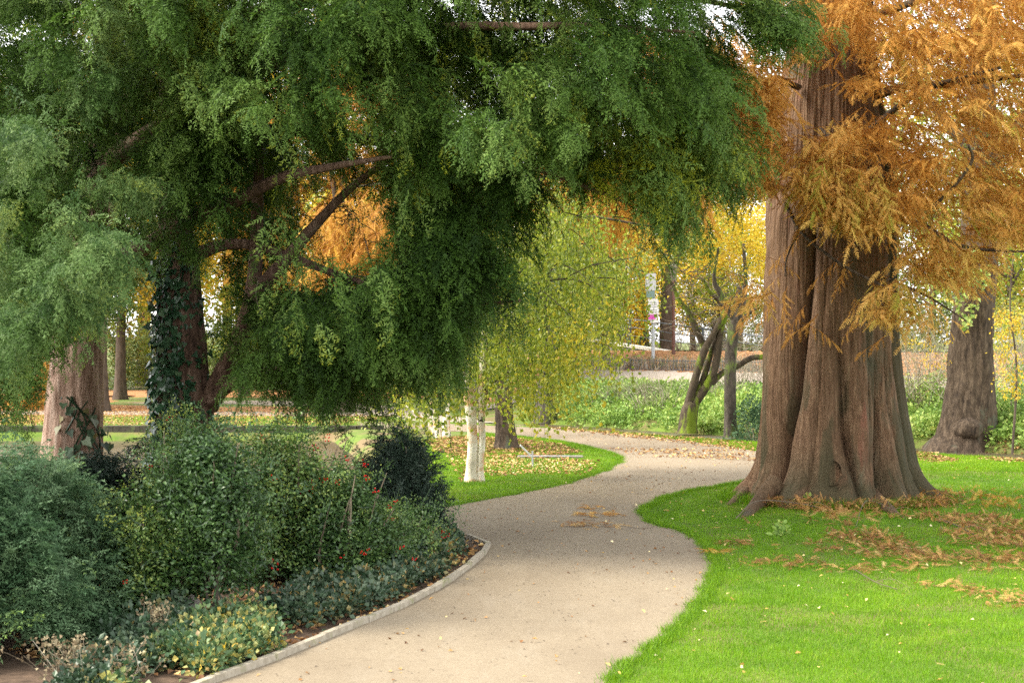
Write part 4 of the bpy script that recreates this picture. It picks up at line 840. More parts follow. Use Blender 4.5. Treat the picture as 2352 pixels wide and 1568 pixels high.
for px, s, r, h, n, lv, lab in [(1420, 4.0, 1.3, 1.1, 40, 14, 'wispy grey-green bush on the slope at the left of the ground cover'), (1500, 3.0, 1.0, 1.5, 50, 0, 'bare pale twiggy shrub on the slope above the stream'), (1660, 5.5, .9, 1.2, 40, 6, 'thin twiggy shrub behind the mossy fork'),
                            (1370, 10.5, 1.6, 1.0, 60, 14, 'grey twiggy bush beside the bank footpath under the birch leaves'), (1730, 8.0, 1.2, 1.8, 70, 10, 'tall pale twig thicket left of the giant redwood'),
                            (2110, 5.0, 1.4, 2.2, 90, 14, 'tangle of white bare stems right of the giant redwood'), (2160, 7.0, 1.6, 2.6, 90, 20, 'tall pale thicket left of the burl trunk'), (2320, 6.0, 1.6, 2.2, 80, 10, 'thin white-stemmed thicket right of the burl trunk'), (2400, 8.0, 1.6, 2.6, 80, 26, 'brush at the right edge beyond the stream')]:
    # place on the slope at stream-distance s along the ray of this column
    Dv = 45.
    for _ in range(30): x = (px - 1176) / F * Dv; Dv = np.interp(x, _sx, _sy) + s / np.interp(x, [-2, 2, 30], [1.0, .80, .72])
    brush('twig_bush', lab, ((px - 1176) / F * Dv, Dv), r, h, n, leaves=lv, group='bare twig bushes on the bank')
for px, D, r, h, n, lv, lab in [(1470, 80, 2.2, 3.0, 70, 40, 'yellow-leaved thicket behind the railing, left of the bus stop sign'), (1600, 78, 2.4, 3.0, 80, 40, 'yellow-leaved thicket behind the railing, right of the brown post'), (1720, 76, 2.4, 3.2, 80, 40, 'yellow-leaved thicket behind the railing, next to the giant redwood')]:
    brush('thicket', lab, ((px - 1176) / F * D, D), r, h, n, leaves=lv * 3, lm='lime', group='thickets behind the railing', th=.02)
# clipped twiggy hedge behind the low fence
hb = thing('hedge', 'long low brown twiggy hedge behind the thin bar fence', 'hedge', (4.2, 59, 1.1)); b = Buf(); 
for k in range(1500):
    x = U(2.0, 12.5); s = U(12.8, 14.2); y = np.interp(x, _sx, _sy) + s / np.interp(x, [-2, 2, 30], [1.0, .80, .72]); p = np.array([x, y, hz(x, y) - .02]); b.tube([p, p + [rng.normal(0, .12), rng.normal(0, .12), U(.28, .58)]], [.014, .004], 3, 3, t=U(.1, .9))
b.build('bare_twigs', M['twig'], hb)
b = Buf(); q = []
for k in range(300):
    x = U(2.0, 12.5); s = U(12.8, 14.2); y = np.interp(x, _sx, _sy) + s / np.interp(x, [-2, 2, 30], [1.0, .80, .72]); q.append([x, y, hz(x, y) + U(.1, .5)])
spray(b, CLU, np.array(q), (5, 50), (.3, .6), (0, .6), roll=1); b.build('foliage', M['olive'], hb)
ff = thing('low_fence', 'low fence of thin dark upright bars in front of the twiggy hedge', 'fence', (4.2, 58, 1.1))
fx = np.linspace(2.0, 12.5, 6)
def bankpt(x, s, z=0): y = np.interp(x, _sx, _sy) + s / np.interp(x, [-2, 2, 30], [1.0, .80, .72]); return np.array([x, y, hz(x, y) + z])
for k in range(5):
    b = Buf()
    for x in np.linspace(fx[k], fx[k + 1], 22)[:-1]: p = bankpt(x, 12.7); b.tube([p, p + [0, 0, .50]], [.008, .008], 4, 2, t=.1)
    for hh in (.10, .44): b.tube([bankpt(fx[k], 12.7, hh), bankpt(fx[k + 1], 12.7, hh)], [.012, .012], 4, 2)
    b.build('fence_panel', M['darkmetal'], ff)
# big soft green bush beside the redwood, and others on the right
for px, py, D, r, n, mt_, lab in [(1745, 925, 42.5, (1.0, .9, 1.7), 230, 'bluegreen', 'tall soft blue-green bush against the left side of the giant redwood'),
                               (2345, 800, 46, (2.6, 2.2, 2.6), 420, 'lime', 'bright yellow-green bush right of the burl trunk'),
                               (2330, 975, 40, (1.6, 1.2, 1.4), 220, 'cover', 'fresh green low bush at the foot of the burl trunk on its right'),
                               (2110, 960, 43, (1.5, 1.2, 1.2), 200, 'cover', 'low green bush between the giant redwood and the burl trunk'),
                               (2240, 860, 58, (6.0, 1.6, 2.2), 500, 'olive', 'long olive bush at the back of the bank on the right')]:
    x = (px - 1176) / F * D; z0 = hz(x, D); bush('leafy_bush', lab, (x, D, z0), r, n, mt_, CLU, (.5, .9), (0, 1), stems=6)
yt = thing('sapling', 'slender sapling with hanging bright yellow leaves at the right edge', 'tree', (*P(2325, 1000, 36)[:2], 0)); xs5 = P(2325, 1000, 36)
b = Buf(); b.tube([(xs5[0], 36, 0), P(2335, 850, 36), P(2320, 700, 36), P(2330, 560, 36)], [.03, .025, .018, .008], 6, 16); b.build('trunk', M['plainbark'], yt, True)
b = Buf(); q = zone([(2290, 690), (2352, 720), (2380, 800), (2340, 930), (2300, 930), (2285, 800)], 35.3, 36.8, 60, thr=.3, fr=2); spray(b, CLU, q, (xs5[0], 36), (.45, .75), (0, .6), el=(-1.4, -.5), roll=1)
q = zone([(2080, 780), (2180, 790), (2180, 850), (2090, 850)], 36, 37, 0 + 12); spray(b, CLU, q, (xs5[0], 36), (.4, .6), (0, .6), el=(-1.4, -.5), roll=1); b.build('crown', M['yellow'], yt)

# far shrubs closing the view low down
for k, (px, D, rx, rz, mt_, lab) in enumerate([(-60, 66, 4, 2.2, 'amber', 'rusty bush across the pond at the left edge'), (100, 60, 1.0, 1.9, 'rust2', 'orange-leaved bush just left of the flaking yew trunk'), (200, 84, 5, 4.2, 'olive', 'green bush far across the lawn right of the flaking yew trunk'), (420, 86, 5, 4.4, 'lime', 'yellow-green bush far behind the ivy-clad yew'),
                                              (640, 84, 5, 4.2, 'olive', 'green bush far behind the holly thicket'), (860, 82, 5, 2.8, 'lime', 'yellow-green bush far behind the hanging yew boughs'), (1060, 78, 4.5, 2.6, 'olive', 'olive bush far behind the birches'), (1240, 72, 3.4, 2.4, 'lime', 'yellow-green bush behind the leaning grey trunk'),
                                              (1900, 76, 6, 3.0, 'olive', 'olive bush hidden behind the giant redwood'), (2500, 70, 6, 3, 'lime', 'yellow-green bush beyond the right edge')]):
    x = (px - 1176) / F * D; bush('background_bush', lab, (x, D, hz(x, D)), (rx, 1.6, rz), int(60 * rx * rz * .6), mt_, CLU if mt_ != 'rust2' else RUST, (.9, 1.5), (0, 1), stems=0, group='bushes in the far background')

# ------------------------------------------------------------------ wall, railing, signs
def wl(px, py, D): return P(px, py, D)
WA, WB = P(1330, 776, 72.5), P(1760, 842, 63.5)
w = thing('retaining_wall', 'low wall with pale coping running along the top of the leafy bank', 'wall', (WA + WB) / 2 * [1, 1, 0] + [0, 0, 1.6])
b = Buf(); d = WB - WA; Lw = np.linalg.norm(d); dx = d / Lw; nn = nrm(np.cross(dx, [0, 0, 1.])); uu = np.cross(nn, dx); Rw = np.stack([dx, nn, uu], -1)
b.box((WA + WB) / 2 - uu * .45, (Lw, .30, .8), Rw); b.build('wall_body', M['stone'], w)
b = Buf(); nseg = 9
for k in range(nseg): b.box(WA + d * (k + .5) / nseg, (Lw / nseg - .02, .42, .12), Rw)
b.build('coping', M['white'] if False else mnoise('pale coping', [(.3, (.50, .46, .40)), (.7, (.66, .62, .56))], nscale=8), w)
rl = thing('railing', 'dark metal railing with three rails standing on the pale coping', 'railing', (WA + WB) / 2 * [1, 1, 0] + [0, 0, 2.2])
for u in (0.02, .30, .69, .99):
    b = Buf(); p = WA + d * u + [0, 0, .05]; b.tube([p, p + [0, 0, 1.15]], [.05, .045], 8, 3); b.build('post', M['darkmetal'], rl)
for hh, rr in ((1.15, .032), (.78, .018), (.42, .018)):
    b = Buf(); b.tube([WA + [0, 0, hh + .05], WB + [0, 0, hh + .05]], [rr, rr], 6, 3); b.build('rail', M['darkmetal'], rl)
b = Buf()
for u in np.linspace(.03, .29, 40): p = WA + d * u + [0, 0, .1]; b.tube([p, p + [0, 0, .7]], [.010, .010], 4, 2)
b.build('bar_panel', M['darkmetal'], rl)
# bus stop sign
D = 64.5; pb_ = P(1500, 830, D); bs = thing('bus_stop_sign', 'grey pole carrying a tall white panel with a magenta strip', 'sign', (pb_[0], D, hz(pb_[0], D)))
b = Buf(); b.tube([(pb_[0], D, hz(pb_[0], D) - .1), (pb_[0], D, P(1500, 640, D)[2])], [.075, .07], 12, 3); b.build('pole', M['greypole'], bs, True)
def panel(nm, x0, y0, x1, y1, mat, dy, th=.03, par=bs, D=D):
    a, c = P(x0, y0, D), P(x1, y1, D); b = Buf(); b.box(((a[0] + c[0]) / 2, D + dy, (a[2] + c[2]) / 2), (abs(c[0] - a[0]), th, abs(a[2] - c[2]))); return b.build(nm, mat, par)
pn = panel('panel', 1488, 686, 1512, 741, M['white'], -.10); panel('top_box', 1484, 668, 1503, 684, M['greenplate'], -.10, .10); panel('top_panel', 1482, 628, 1506, 667, M['metal'], -.10)
panel('magenta_strip', 1488.5, 724, 1505, 733, M['magenta'], -.120, .012, par=pn); panel('lilac_print', 1489, 733.5, 1498, 736, M['lilac'], -.120, .012, par=pn); panel('round_mark', 1508, 731, 1511, 735, M['magenta'], -.120, .012, par=pn); panel('pink_line', 1488.5, 721.5, 1510, 723, M['magenta'], -.120, .012, par=pn)
for yy in (694, 699, 704, 711, 716): panel('print_line', 1490, yy, 1509, yy + 1.1, M['ink'], -.120, .012, par=pn)
# brown pole / lamp
D = 65.5; pp = P(1547, 826, D); bp_ = thing('lamp_post', 'slender brown painted post to the right of the bus stop sign', 'lamp post', (pp[0], D, hz(pp[0], D)))
zb = hz(pp[0], D); b = Buf(); b.tube([(pp[0], D, zb - .1), (pp[0], D, zb + .35), (pp[0], D, P(0, 655, D)[2])], [.10, .072, .062], 10, 8); b.build('pole', M['rustmetal'], bp_, True)
b = Buf(); zt = P(0, 655, D)[2]; b.tube([(pp[0], D, zt), (pp[0], D, zt + .12), (pp[0], D, zt + .2)], [.10, .16, .08], 10, 8); b.build('collar', M['rustmetal'], bp_, True)
b = Buf(); b.tube([(pp[0], D, zt + .2), (pp[0], D, zt + .5), (pp[0], D, zt + .85)], [.11, .14, .16], 12, 8); b.build('lantern', M['stone'], bp_, True)
# interpretation lectern on the island
x6, y6 = Gp(1223, 1074); lc = thing('plant_label_stand', 'small metal stand with a tilted name plate on the grass island', 'sign', (x6, y6, 0))
b = Buf(); b.box((x6, y6, .17), (.035, .02, .36)); b.build('post', M['metal'], lc)
a, c = P(1195, 1022, y6), P(1222, 1048, y6); m_ = (a + c) / 2; an = math.atan2(a[2] - c[2], a[0] - c[0]); ca, sa = math.cos(an), math.sin(an)
b = Buf(); b.box(m_, (np.linalg.norm(a - c), .30, .022), np.array([[ca, 0, -sa], [0, 1, 0], [sa, 0, ca]])); b.build('name_plate', M['metal'], lc)
# flat inscribed stone in the turf
a, c = Gp(1188, 1051), Gp(1338, 1050); st = thing('inscribed_stone', 'pale flat stone strip with engraved lettering set in the turf', 'stone', ((a[0] + c[0]) / 2, a[1], .0))
b = Buf(); b.box(((a[0] + c[0]) / 2, a[1], .02), (c[0] - a[0], .42, .05)); b.build('slab', M['stone'], st)
b = Buf()
for k in range(34):
    x = a[0] + .08 + (c[0] - a[0] - .35) * k / 34
    if rng.random() < .85: b.box((x, a[1], .0475), (U(.008, .014), .22, .005), np.array([[1, -.25, 0], [.25, 1, 0], [0, 0, 1]]))
    if rng.random() < .6: b.box((x + .02, a[1] + U(-.09, .09), .0490), (.03, .02, .004))
b.build('lettering', M['ink'], st)
# pond wall
pw = thing('pond_wall', 'dark mossy stone edging along the far side of the pond', 'wall', (-20, 46.4, 0)); b = Buf()
for k in range(52): b.box((-45 + .8 * k, 46.42 + U(-.02, .02), -.16 + U(-.015, .015)), (.78, .34, .52))
b.build('edge_stones', M['darkstone'], pw)
# stones by the holly stem
for k, (px, py, r, lab) in enumerate([(440, 1405, (.10, .07, .16), 'upright pale broken log chunk at the foot of the holly'), (455, 1432, (.13, .09, .07), 'flat pale log chunk lying beside the holly stem'), (432, 1440, (.10, .08, .09), 'smaller brownish log chunk in front of the others')]):
    x, y = Gp(px, 1452 if k != 0 else 1446); th_ = np.linspace(0, 2 * np.pi, 18, endpoint=False); ph_ = np.linspace(-1.5, 1.5, 12); TT, PP = np.meshgrid(th_, ph_)
    rr = 1 + .4 * (fbm(np.cos(TT) * np.cos(PP) * 2 + k * 9, np.sin(TT) * np.cos(PP) * 2, np.sin(PP) * 2) - .5)
    V = np.stack([x + r[0] * rr * np.cos(TT) * np.cos(PP), y + r[1] * rr * np.sin(TT) * np.cos(PP), P(px, py, y)[2] + r[2] * rr * np.sin(PP)], -1); V[..., 2] = np.maximum(V[..., 2], -.01)
    i = np.arange(11)[:, None] * 18; j = np.arange(18)[None]; kk = (j + 1) % 18; b = Buf(); b.add(V.reshape(-1, 3), np.concatenate([np.stack([i + j, i + kk, i + 18 + kk], -1).reshape(-1, 3), np.stack([i + j, i + 18 + kk, i + 18 + j], -1).reshape(-1, 3)]))
    tag(b.build('log_chunk', M['stone'] if k else M['stone'], loc=(x, y, 0), smooth=True), lab, 'log')

# ------------------------------------------------------------------ the shrub bed on the left
bush('yew_shrub', 'large billowing blue-green yew shrub filling the lower left corner', (-4.85, 13.6, 0), (1.5, 1.7, 1.68), 2400, 'bluegreen', YEWF, (.17, .28), (0, 1), 20, thr=.1, el=(-.3, 1.2))
bush('yew_shrub', 'second blue-green yew shrub under the flaking yew trunk', (-6.2, 17.2, 0), (1.6, 1.5, 1.25), 1100, 'bluegreen', YEWF, (.2, .34), (.1, 1), 10, thr=.1)
bush('yew_shrub', 'very dark low yew shrub between the two yew trunks', (-4.9, 19.4, 0), (1.3, .9, 1.3), 620, 'dark', YEWF, (.2, .34), (0, .8), 10, thr=.2)
bush('yew_shrub', 'dark upright yew shrub at the right end of the bed by the path', (*Gp(905, 1248), 0), (.56, .55, 1.36), 720, 'dark', YEWF, (.16, .28), (0, 1), 14, thr=.18, el=(.1, 1.35))
def holly(label, c, r, n, berries, tint=(0, .9), stems=8, thr=.2, mat='holly'):
    t = bush('holly_bush', label, c, r, n, mat, HOL, (.7, 1.1), tint, stems, thr=thr, el=(-.3, 1.1), shoots=26)
    for k in range(berries):
        a = U(-2.2, 2.2) + math.pi; e = U(.05, 1.2); o = np.array(c) + [r[0] * math.sin(a) * math.cos(e) * .97, r[1] * math.cos(a) * math.cos(e) * .97, r[2] * math.sin(e)]
        b = Buf(); m = rng.integers(4, 9)
        for q_ in range(m):
            p = o + rng.normal(0, .022, 3); rb = U(.008, .0105); v = np.array([[1, 0, 0], [-1, 0, 0], [0, 1, 0], [0, -1, 0], [0, 0, 1], [0, 0, -1.]])
            v = np.vstack([v, nrm(np.array([[x, y, z] for x in (-1, 1) for y in (-1, 1) for z in (-1, 1)], float))]) * rb + p; f = []
            for x in (0, 1):
                for y in (0, 1):
                    for z in (0, 1):
                        c8 = 6 + x * 4 + y * 2 + z; X1, Y1, Z1 = (0 if x else 1), (2 if y else 3), (4 if z else 5); f += [[c8, X1, Y1], [c8, Y1, Z1], [c8, Z1, X1]]
            b.add(v, f)
        b.build('berry_cluster', M['berry'], t, True)
    return t
holly('dark glossy small-leaved holly on a thin grey stem, beside the yew shrub', (*Gp(478, 1440), .45), (.62, .6, 1.35), 800, 2, (0, .6))
holly('silvery-leaved holly between the big yew shrub and the thin-stemmed holly', (*Gp(345, 1440), .0), (.52, .6, 1.25), 560, 3, (.2, .9))
holly('tall wispy holly with red berries in front of the ivy-clad trunk', (*Gp(440, 1290), .0), (.75, .7, 1.85), 420, 9, (.3, 1), thr=.35)
holly('broad olive-green holly studded with red berries in the middle of the bed', (*Gp(660, 1330), .0), (1.3, .9, 1.72), 1250, 18, (.2, 1), thr=.25)
holly('glossy dark holly covered in red berries next to the dark yew shrub', (*Gp(790, 1340), .0), (.85, .6, 1.25), 700, 17, (0, .8))
holly('low holly with red berries spreading to the path corner', (*Gp(925, 1300), .0), (.62, .5, .62), 260, 7, (0, .7))
# thin grey stems of the hollies
hs_ = thing('holly_sapling', 'thin bare grey stem forking low beside the pale log chunks', 'tree', (*Gp(487, 1452), 0)); x7, y7 = Gp(487, 1452)
b = Buf(); b.tube([(x7, y7, -.02), P(492, 1400, y7), P(500, 1330, y7), P(515, 1200, y7)], [.035, .026, .018, .008], 8, 16, bark=.05); b.build('trunk', M['greybark'], hs_, True)
b = Buf(); b.tube([P(490, 1400, y7), P(478, 1385, y7 + .05), P(470, 1300, y7 + .1)], [.018, .014, .006], 6, 10); b.build('limb', M['greybark'], hs_, True)
# ground ivy
def groundleaf(name, label, poly, n, mat, T, sc, tint, zr, cat='ground cover', el=(.1, 1.3), fr=1.5, thr=.2):
    q = scatter_ground(poly, n); q = q[vnoise(q[:, 0] * fr, q[:, 1] * fr) > thr]; n = len(q); b = Buf(); k = rng.integers(0, len(T), n); s = U(*sc, n); t_ = U(*tint, n); z = U(*zr, n) * (.4 + vnoise(q[:, 0] * 2, q[:, 1] * 2))
    for m in range(len(T)): g = k == m; b.inst(T[m], np.column_stack([q[g], z[g]]), frames(dirs(U(0, 6.28, g.sum()), U(*el, g.sum())), nrm(np.array([0, 0, 1.]) + rng.normal(0, .35, (g.sum(), 3)))), s[g], t_[g])
    return tag(b.build(name, M[mat]), label, cat, kind='stuff')
GIV = [cluster_tmpl(70 + s, n=10, leaf=.055, w=.046, R=.12, twig=False) for s in range(5)]
groundleaf('ground_ivy', 'low blue-green ivy carpeting the bed behind the kerb', GP([(590, 1420), (700, 1370), (760, 1300), (900, 1260), (1010, 1235), (1060, 1260), (1030, 1310), (930, 1370), (800, 1425), (700, 1455)]), 2600, 'groundivy', GIV, (.7, 1.2), (0, .95), (.02, .16))
groundleaf('yellowing_perennials', 'yellow and green autumn leaves of low plants along the kerb', GP([(330, 1540), (400, 1480), (500, 1455), (600, 1445), (650, 1480), (668, 1490), (560, 1528), (440, 1572), (300, 1640), (200, 1640)]), 1900, 'mixed', [cluster_tmpl(80 + s, n=11, leaf=.058, w=.046, R=.12, twig=False) for s in range(5)], (.6, 1.15), (-.1, .93), (.02, .13), thr=.28)
groundleaf('dark_perennials', 'dark green leaves between the yew shrub and the yellow plants', GP([(260, 1480), (420, 1450), (440, 1500), (330, 1560), (200, 1640), (120, 1640)]), 700, 'groundivy', GIV, (.7, 1.1), (.0, .85), (.03, .2))
for k, (px, py, h, n, lab) in enumerate([(165, 1600, .42, 42, 'dry buff flower heads at the bottom of the picture beside the yew shrub'), (250, 1590, .34, 30, 'brown seed heads between the yew shrub and the yellow leaves'), (365, 1500, .42, 34, 'single yellowish hydrangea-like dry head among the plants')]):
    x, y = Gp(px, py); t = thing('dry_flowers', lab, 'plant', (x, y, 0), 'dry flower clumps'); b = Buf(); b2 = Buf()
    for q_ in range(n):
        e = np.array([x, y, 0]) + [rng.normal(0, .17 if k < 2 else .07), rng.normal(0, .15 if k < 2 else .07), h * U(.5, 1.05)]; s0 = np.array([x + rng.normal(0, .08), y + rng.normal(0, .08), 0]); b.tube([s0, (s0 + e) / 2 + rng.normal(0, .03, 3), e], [.004, .003, .002], 3, 5, t=U(.2, .9))
        m = 8; pp_ = e + rng.normal(0, .022, (m, 3)); b2.tris(leaf_tri(pp_, nrm(rng.normal(0, 1, (m, 3))), nrm(rng.normal(0, 1, (m, 3))), np.full(m, .03), np.full(m, .024)), t=U(0, 1))
    b.build('stems', M['twig'], t); b2.build('flower_heads', M['dry'], t)

# ------------------------------------------------------------------ grass, litter
def grass(poly, n, h, w, excl=None, fall=1.5, tint=(.1, .8)):
    q = scatter_ground(poly, n, fall)
    if excl is not None: q = q[~inpoly(q[:, 0], q[:, 1], excl)]
    n = len(q); z = hfun(q[:, 0], q[:, 1]); b = np.column_stack([q, z - .004]); a = U(0, 6.28, n); ln = rng.normal(0, .45, (n, 3)); ln[:, 2] = 1
    Lh = (h * U(.55, 1.25, n) * (.7 + .6 * vnoise(q[:, 0] * 2.5, q[:, 1] * 2.5)))[:, None]; d = nrm(ln); s = np.stack([np.cos(a), np.sin(a), 0 * a], -1) * w / 2 * (q[:, 1:2] / 15) ** .7
    V = np.stack([b - s, b + s, b + d * Lh], 1); return V, np.clip(tint[0] + (tint[1] - tint[0]) * (.38 * U(0, 1, n) + .34 * vnoise(q[:, 0] * .8, q[:, 1] * .8, 3) + .34 * vnoise(q[:, 0] * 3.1, q[:, 1] * 3.1, 8)) + (rng.random(n) < .03) * .5, 0, 1)
tr_ = [tuple(Gp(*q)) for q in right_edge]
lawnR = [(.55, 10.6)] + tr_ + [(5.2, 29.6), (9, 33), (12, 33.5), (18, 27), (14, 22), (4.6, 10.6)]
V1, T1 = grass(lawnR, 620000, .050, .0055)
lisl = [tuple(Gp(*q)) for q in near_isl[8:52]]
isl = lisl + [(-2.2, 30.5), (-1.7, 33.5), (-2.0, 36.2), (-2.6, 40)]
V2, T2 = grass(isl, 110000, .05, .006, tint=(.15, .95), fall=.5)
farstrip = [tuple(Gp(*q)) for q in far_edge[:36]] + offs(-1.6)[4:20]
V3, T3 = grass(farstrip, 70000, .06, .007, tint=(.2, 1.0), fall=0)
V4, T4 = grass([(-30, 46.8), (-5.2, 46.8), (-1, 49.5), (-4, 54), (-14, 55), (-30, 55.5)], 26000, .06, .012, tint=(.2, 1.0), fall=0)
def fringe(edge, n, h, w, jit=.06):
    e = np.array(edge); L_ = np.concatenate([[0], np.cumsum(np.linalg.norm(np.diff(e, axis=0), axis=1))]); u = U(0, L_[-1], n)
    q = np.stack([np.interp(u, L_, e[:, 0]), np.interp(u, L_, e[:, 1])], -1) + rng.normal(0, jit, (n, 2)) + .10 * (np.stack([vnoise(u * 3, 0), vnoise(u * 3, 7)], -1) - .5); bb_ = np.column_stack([q, np.zeros(n)]); a = U(0, 6.28, n); ln = rng.normal(0, .6, (n, 3)); ln[:, 2] = 1
    s_ = np.stack([np.cos(a), np.sin(a), 0 * a], -1) * w / 2; return np.stack([bb_ - s_, bb_ + s_, bb_ + nrm(ln) * (h * U(.5, 1.3, n))[:, None]], 1), U(.05, .8, n)
F1, G1 = fringe(tr_, 26000, .07, .006, .05); F2, G2 = fringe(lisl, 14000, .06, .007, .05)
V1 = np.concatenate([V1, F1, F2]); T1 = np.concatenate([T1, G1, G2])
ang = np.linspace(0, 6.28, 60); ring = np.stack([RC[0] + 1.62 * np.sin(ang), RC[1] - 1.58 * np.cos(ang)], -1); F3, G3 = fringe(ring, 24000, .17, .008, .12)
V1 = np.concatenate([V1, F3]); T1 = np.concatenate([T1, G3])
b = Buf(); b.tris(np.concatenate([V1, V2, V3, V4]), np.concatenate([T1, T2, T3, T4])); tag(b.build('grass', M['grass']), 'short bright green lawn grass beside the path', 'grass', kind='stuff')
def litter(name, label, polys, mat, s=(.04, .08), z=.012, tint=(0, 1), tilt=.35, zt=0.0):
    b = Buf()
    for poly, n, thr in polys:
        q = scatter_ground(poly, n)
        if thr: q = q[vnoise(q[:, 0] * .9, q[:, 1] * 1.4) > thr]
        n = len(q); zz_ = hfun(q[:, 0], q[:, 1]) + z + U(0, zt, n); a = U(0, 6.28, n); d = nrm(np.stack([np.cos(a), np.sin(a), rng.normal(0, tilt, n)], -1)); up = nrm(np.array([0, 0, 1.]) + rng.normal(0, tilt, (n, 3)))
        lb = Buf(); leafshape(lb, np.zeros(3), np.array([1., 0, 0]), np.array([0, 0, 1.]), 1.0, .7, 0.0, .25); T = lb.tmpl(); T = (T[0] - [.5, 0, 0], T[1], T[2]); b.inst(T, np.column_stack([q, zz_]), frames(d, up), U(*s, n), U(*tint, n))
    return tag(b.build(name, M[mat]), label, 'fallen leaves', kind='stuff')
litter('fallen_leaves', 'brown and tan autumn leaves lying in patches on path edges and lawns', [
    (GP([(980, 1012), (1060, 1003), (1200, 1010), (1290, 1022), (1340, 1040), (1250, 1052), (1100, 1052), (1000, 1040)]), 3600, .2),
    (GP([(1020, 1045), (1190, 1045), (1380, 1060), (1360, 1090), (1150, 1095), (1060, 1110)]), 900, 0),
    ([tuple(q) for q in [(9.0, 33.5), (13.8, 33.5), (14.5, 39), (9, 38.8), (8.0, 36)]], 6500, .25), (GP([(1380, 1030), (1700, 1035), (1735, 1060), (1500, 1050)]), 500, .3),
    (GP([(1260, 975), (1500, 992), (1730, 1020), (1735, 1040), (1500, 1012), (1260, 985)]), 1600, 0), (offs(12.6)[4:] + offs(19.5)[4:][::-1], 9000, 0),
    ([(-30, 47), (-5.5, 47), (-4, 54), (-14, 62), (-30, 60)], 14000, .1), (bed_poly_np[20:50] + [(-4.5, 13), (-3.4, 18), (-1.5, 19.2)], 1500, 0),
    ], 'litter', (.05, .10), .014, (0, .85), zt=.03)
litter('pale_fallen_leaves', 'scattered pale yellow leaves on the lawn, the island and the path', [
    (GP([(1060, 1045), (1190, 1055), (1370, 1062), (1330, 1085), (1150, 1095), (1070, 1080)]), 900, 0), (lawnR, 520, 0), (path_poly, 170, 0), (GP([(1560, 1012), (1740, 1040), (1735, 1060), (1650, 1050), (1560, 1035)]), 120, 0), (GP([(720, 1480), (900, 1400), (1050, 1320), (1090, 1260), (1060, 1310), (930, 1385), (790, 1442)]), 120, 0)], 'paleleaf', (.025, .06), .03, zt=.02)
# grit and crumbs on the path
litter('path_leaves', 'small brown leaf scraps on the gravel path', [(path_poly, 900, .4), (GP([(1100, 990), (1400, 1000), (1735, 1040), (1735, 1090), (1500, 1120), (1300, 1110), (1430, 1055), (1300, 1010)]), 500, .3)], 'litter', (.025, .055), .014, (0, .6))
litter('path_grit', 'dark crumbs and twig bits scattered over the gravel path', [(path_poly, 3600, .35)], 'twig', (.010, .028), .010, (0, .5), .2)
# fallen feathery sprays under the great redwood
FE = []
for s in range(6):
    lb = Buf(); r_ = np.random.default_rng(200 + s)
    feather(lb, np.zeros(3), np.array([1., .1 * s - .2, .12]), np.array([0, 0, 1.]), 1.0, r_, n=10, lw=.06, ll=.30); FE.append(lb.tmpl())
def feathers(q, sc, tint, z, tiltr=.3):
    b_ = Buf(); n = len(q); k = rng.integers(0, 6, n); d = dirs(U(0, 6.28, n), rng.normal(.05, tiltr, n)); R = frames(d, nrm(np.array([0, 0, 1.]) + rng.normal(0, .4, (n, 3)))); s = U(*sc, n); t_ = U(*tint, n); zz_ = U(*z, n)
    for m in range(6): g = k == m; b_.inst(FE[m], np.column_stack([q[g], zz_[g]]), R[g], s[g], t_[g])
    return b_
qa = scatter_ground(GP([(1700, 1175), (1800, 1180), (1950, 1185), (2100, 1150), (2250, 1170), (2500, 1210), (2500, 1300), (2200, 1300), (2000, 1260), (1850, 1240), (1720, 1210)]), 5200)
q_ = np.linspace(-.9, 1.4, 900) + rng.normal(0, .05, 900); rr_ = 1.62 + np.abs(rng.normal(0, .22, 900)); qring = np.stack([RC[0] + rr_ * np.sin(q_), RC[1] - rr_ * np.cos(q_)], -1)
qa = qa[(vnoise(qa[:, 0] * 1.3, qa[:, 1] * 1.3) + .06 * (qa[:, 0] - 6.5)) > .40]
qb = scatter_ground(GP([(1640, 1230), (1800, 1230), (2100, 1260), (2600, 1280), (2600, 1400), (2300, 1400), (2000, 1320), (1700, 1300)]), 2600); qb = qb[vnoise(qb[:, 0] * 1.8, qb[:, 1] * 1.8) > .48]
qc = scatter_ground(lawnR, 240)
b = Buf()
for b2 in (feathers(qring, (.07, .16), (-.4, .8), (.0, .16), .6), feathers(qa, (.08, .17), (-.3, .8), (.0, .075), .45), feathers(qb, (.08, .16), (-.1, .9), (.0, .05)), feathers(qc, (.05, .11), (.3, 1), (.01, .05))): b.add(*b2.arrays())
tag(b.build('fallen_foliage', M['straw']), 'orange and straw-coloured feathery litter under the giant redwood', 'fallen leaves', kind='stuff')
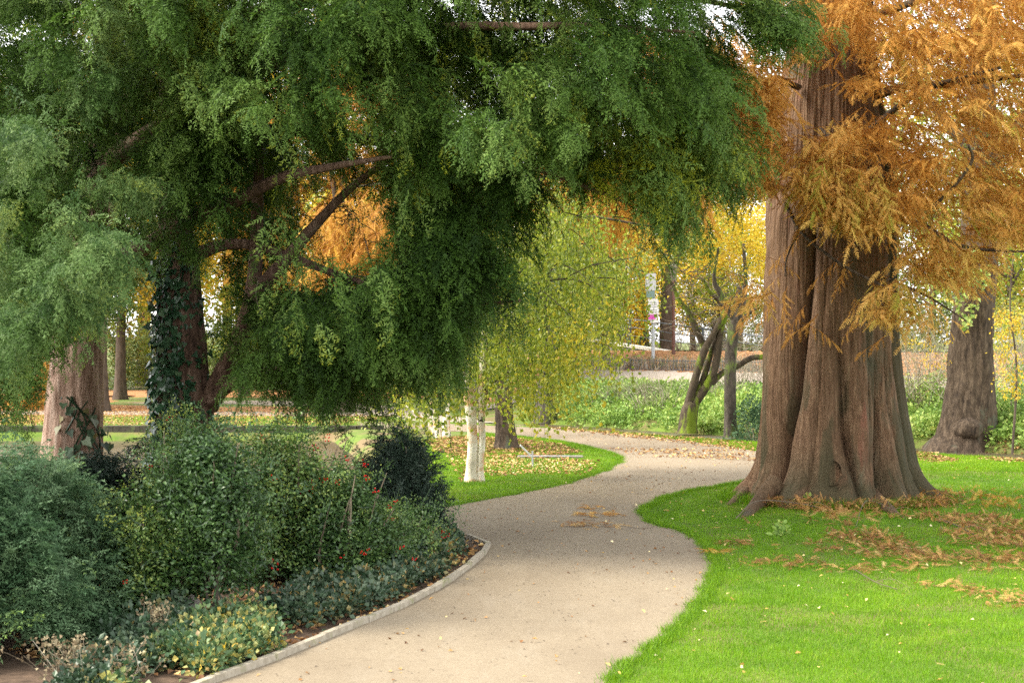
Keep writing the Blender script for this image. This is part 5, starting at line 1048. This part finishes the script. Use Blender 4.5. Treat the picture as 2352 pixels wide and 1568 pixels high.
# individual fallen sprays and sticks
for px, py, n, w, lab, mt_ in [(1365, 1184, 26, .30, 'small orange spray lying on the path, upper of two', 'rust'), (1357, 1209, 30, .34, 'yellow-orange spray lying on the path, lower of two', 'straw'), (1350, 1169, 10, .2, 'faint wisp of needles on the path beyond the two sprays', 'rust'),
                             (1930, 1205, 60, .42, 'golden tuft of fallen foliage heaped before the giant trunk', 'straw'), (1850, 1175, 40, .30, 'yellow fallen spray leaning on the left root of the giant trunk', 'straw'), (2290, 1165, 55, .45, 'rust-red tuft of fallen foliage at the right of the giant roots', 'rust'), (2150, 1160, 50, .45, 'brown-orange tuft on the right-hand roots', 'rust'), (1650, 1272, 12, .2, 'orange frond on the lawn edge left of the giant tree', 'rust')]:
    x, y = Gp(px, py); q = np.array([x, y]) + rng.normal(0, 1, (n, 2)) * [w * .55, w * .5]; up = .25 if py > 1150 and px > 1700 else .05
    b2 = feathers(q, (.13, .24), (0, .8), (.02, up), .5 if up > .1 else .12); tag(b2.build('fallen_spray', M[mt_], loc=(x, y, 0)), lab, 'fallen branch')
for pts, r, lab in [([gz(1690, 1190, .03), gz(1740, 1150, .22), gz(1850, 1158, .16), gz(1930, 1180, .03)], .018, 'long thin curved stick lying across the left roots'), ([gz(2160, 1190, .04), gz(2210, 1212, .05), gz(2260, 1240, .03)], .012, 'thin pale stick lying right of the roots'),
                    ([gz(1965, 1210, .02), gz(1990, 1150, .2), gz(2050, 1170, .12), gz(2085, 1195, .03)], .010, 'forked twig arching over the big root'), ([gz(1960, 1305, .04), gz(2010, 1335, .05), gz(2060, 1352, .03)], .009, 'thin straight twig on the bright lawn'), ([gz(1440, 1210, .015), gz(1470, 1212, .02), gz(1500, 1210, .015)], .006, 'short thin twig on the path beside the yellow spray')]:
    r = r * .55; b = Buf(); b.tube(pts, [r, r * .9, r * .7, r * .4][:len(pts)], 6, 20, t=.15)
    e = pts[-2]; b.tube([e, e + [.15, -.12, .05], e + [.3, -.3, -.02]], [r * .5, r * .4, r * .2], 4, 6, t=.4); tag(b.build('fallen_stick', M['twig'], loc=tuple(pts[0] * [1, 1, 0])), lab, 'stick')
for px, py, lab in [(1856, 1140, 'small bright green seedling sprouting at the giant trunk\'s foot'), (1795, 1205, 'green weed tuft in the grass before the left root')]:
    x, y = Gp(px, py + 25); b = Buf(); tt = cluster_tmpl(300 + px, n=12, leaf=.09, w=.06, R=.12); b.inst(tt, np.array([[x, y, .02]] * 3), frames(dirs(np.array([0., 2, 4]), np.array([1., .9, 1.1])), np.tile([0, 0, 1.], (3, 1))), np.ones(3), np.array([.3, .5, .6])); tag(b.build('seedling', M['cover'], loc=(x, y, 0)), lab, 'plant')
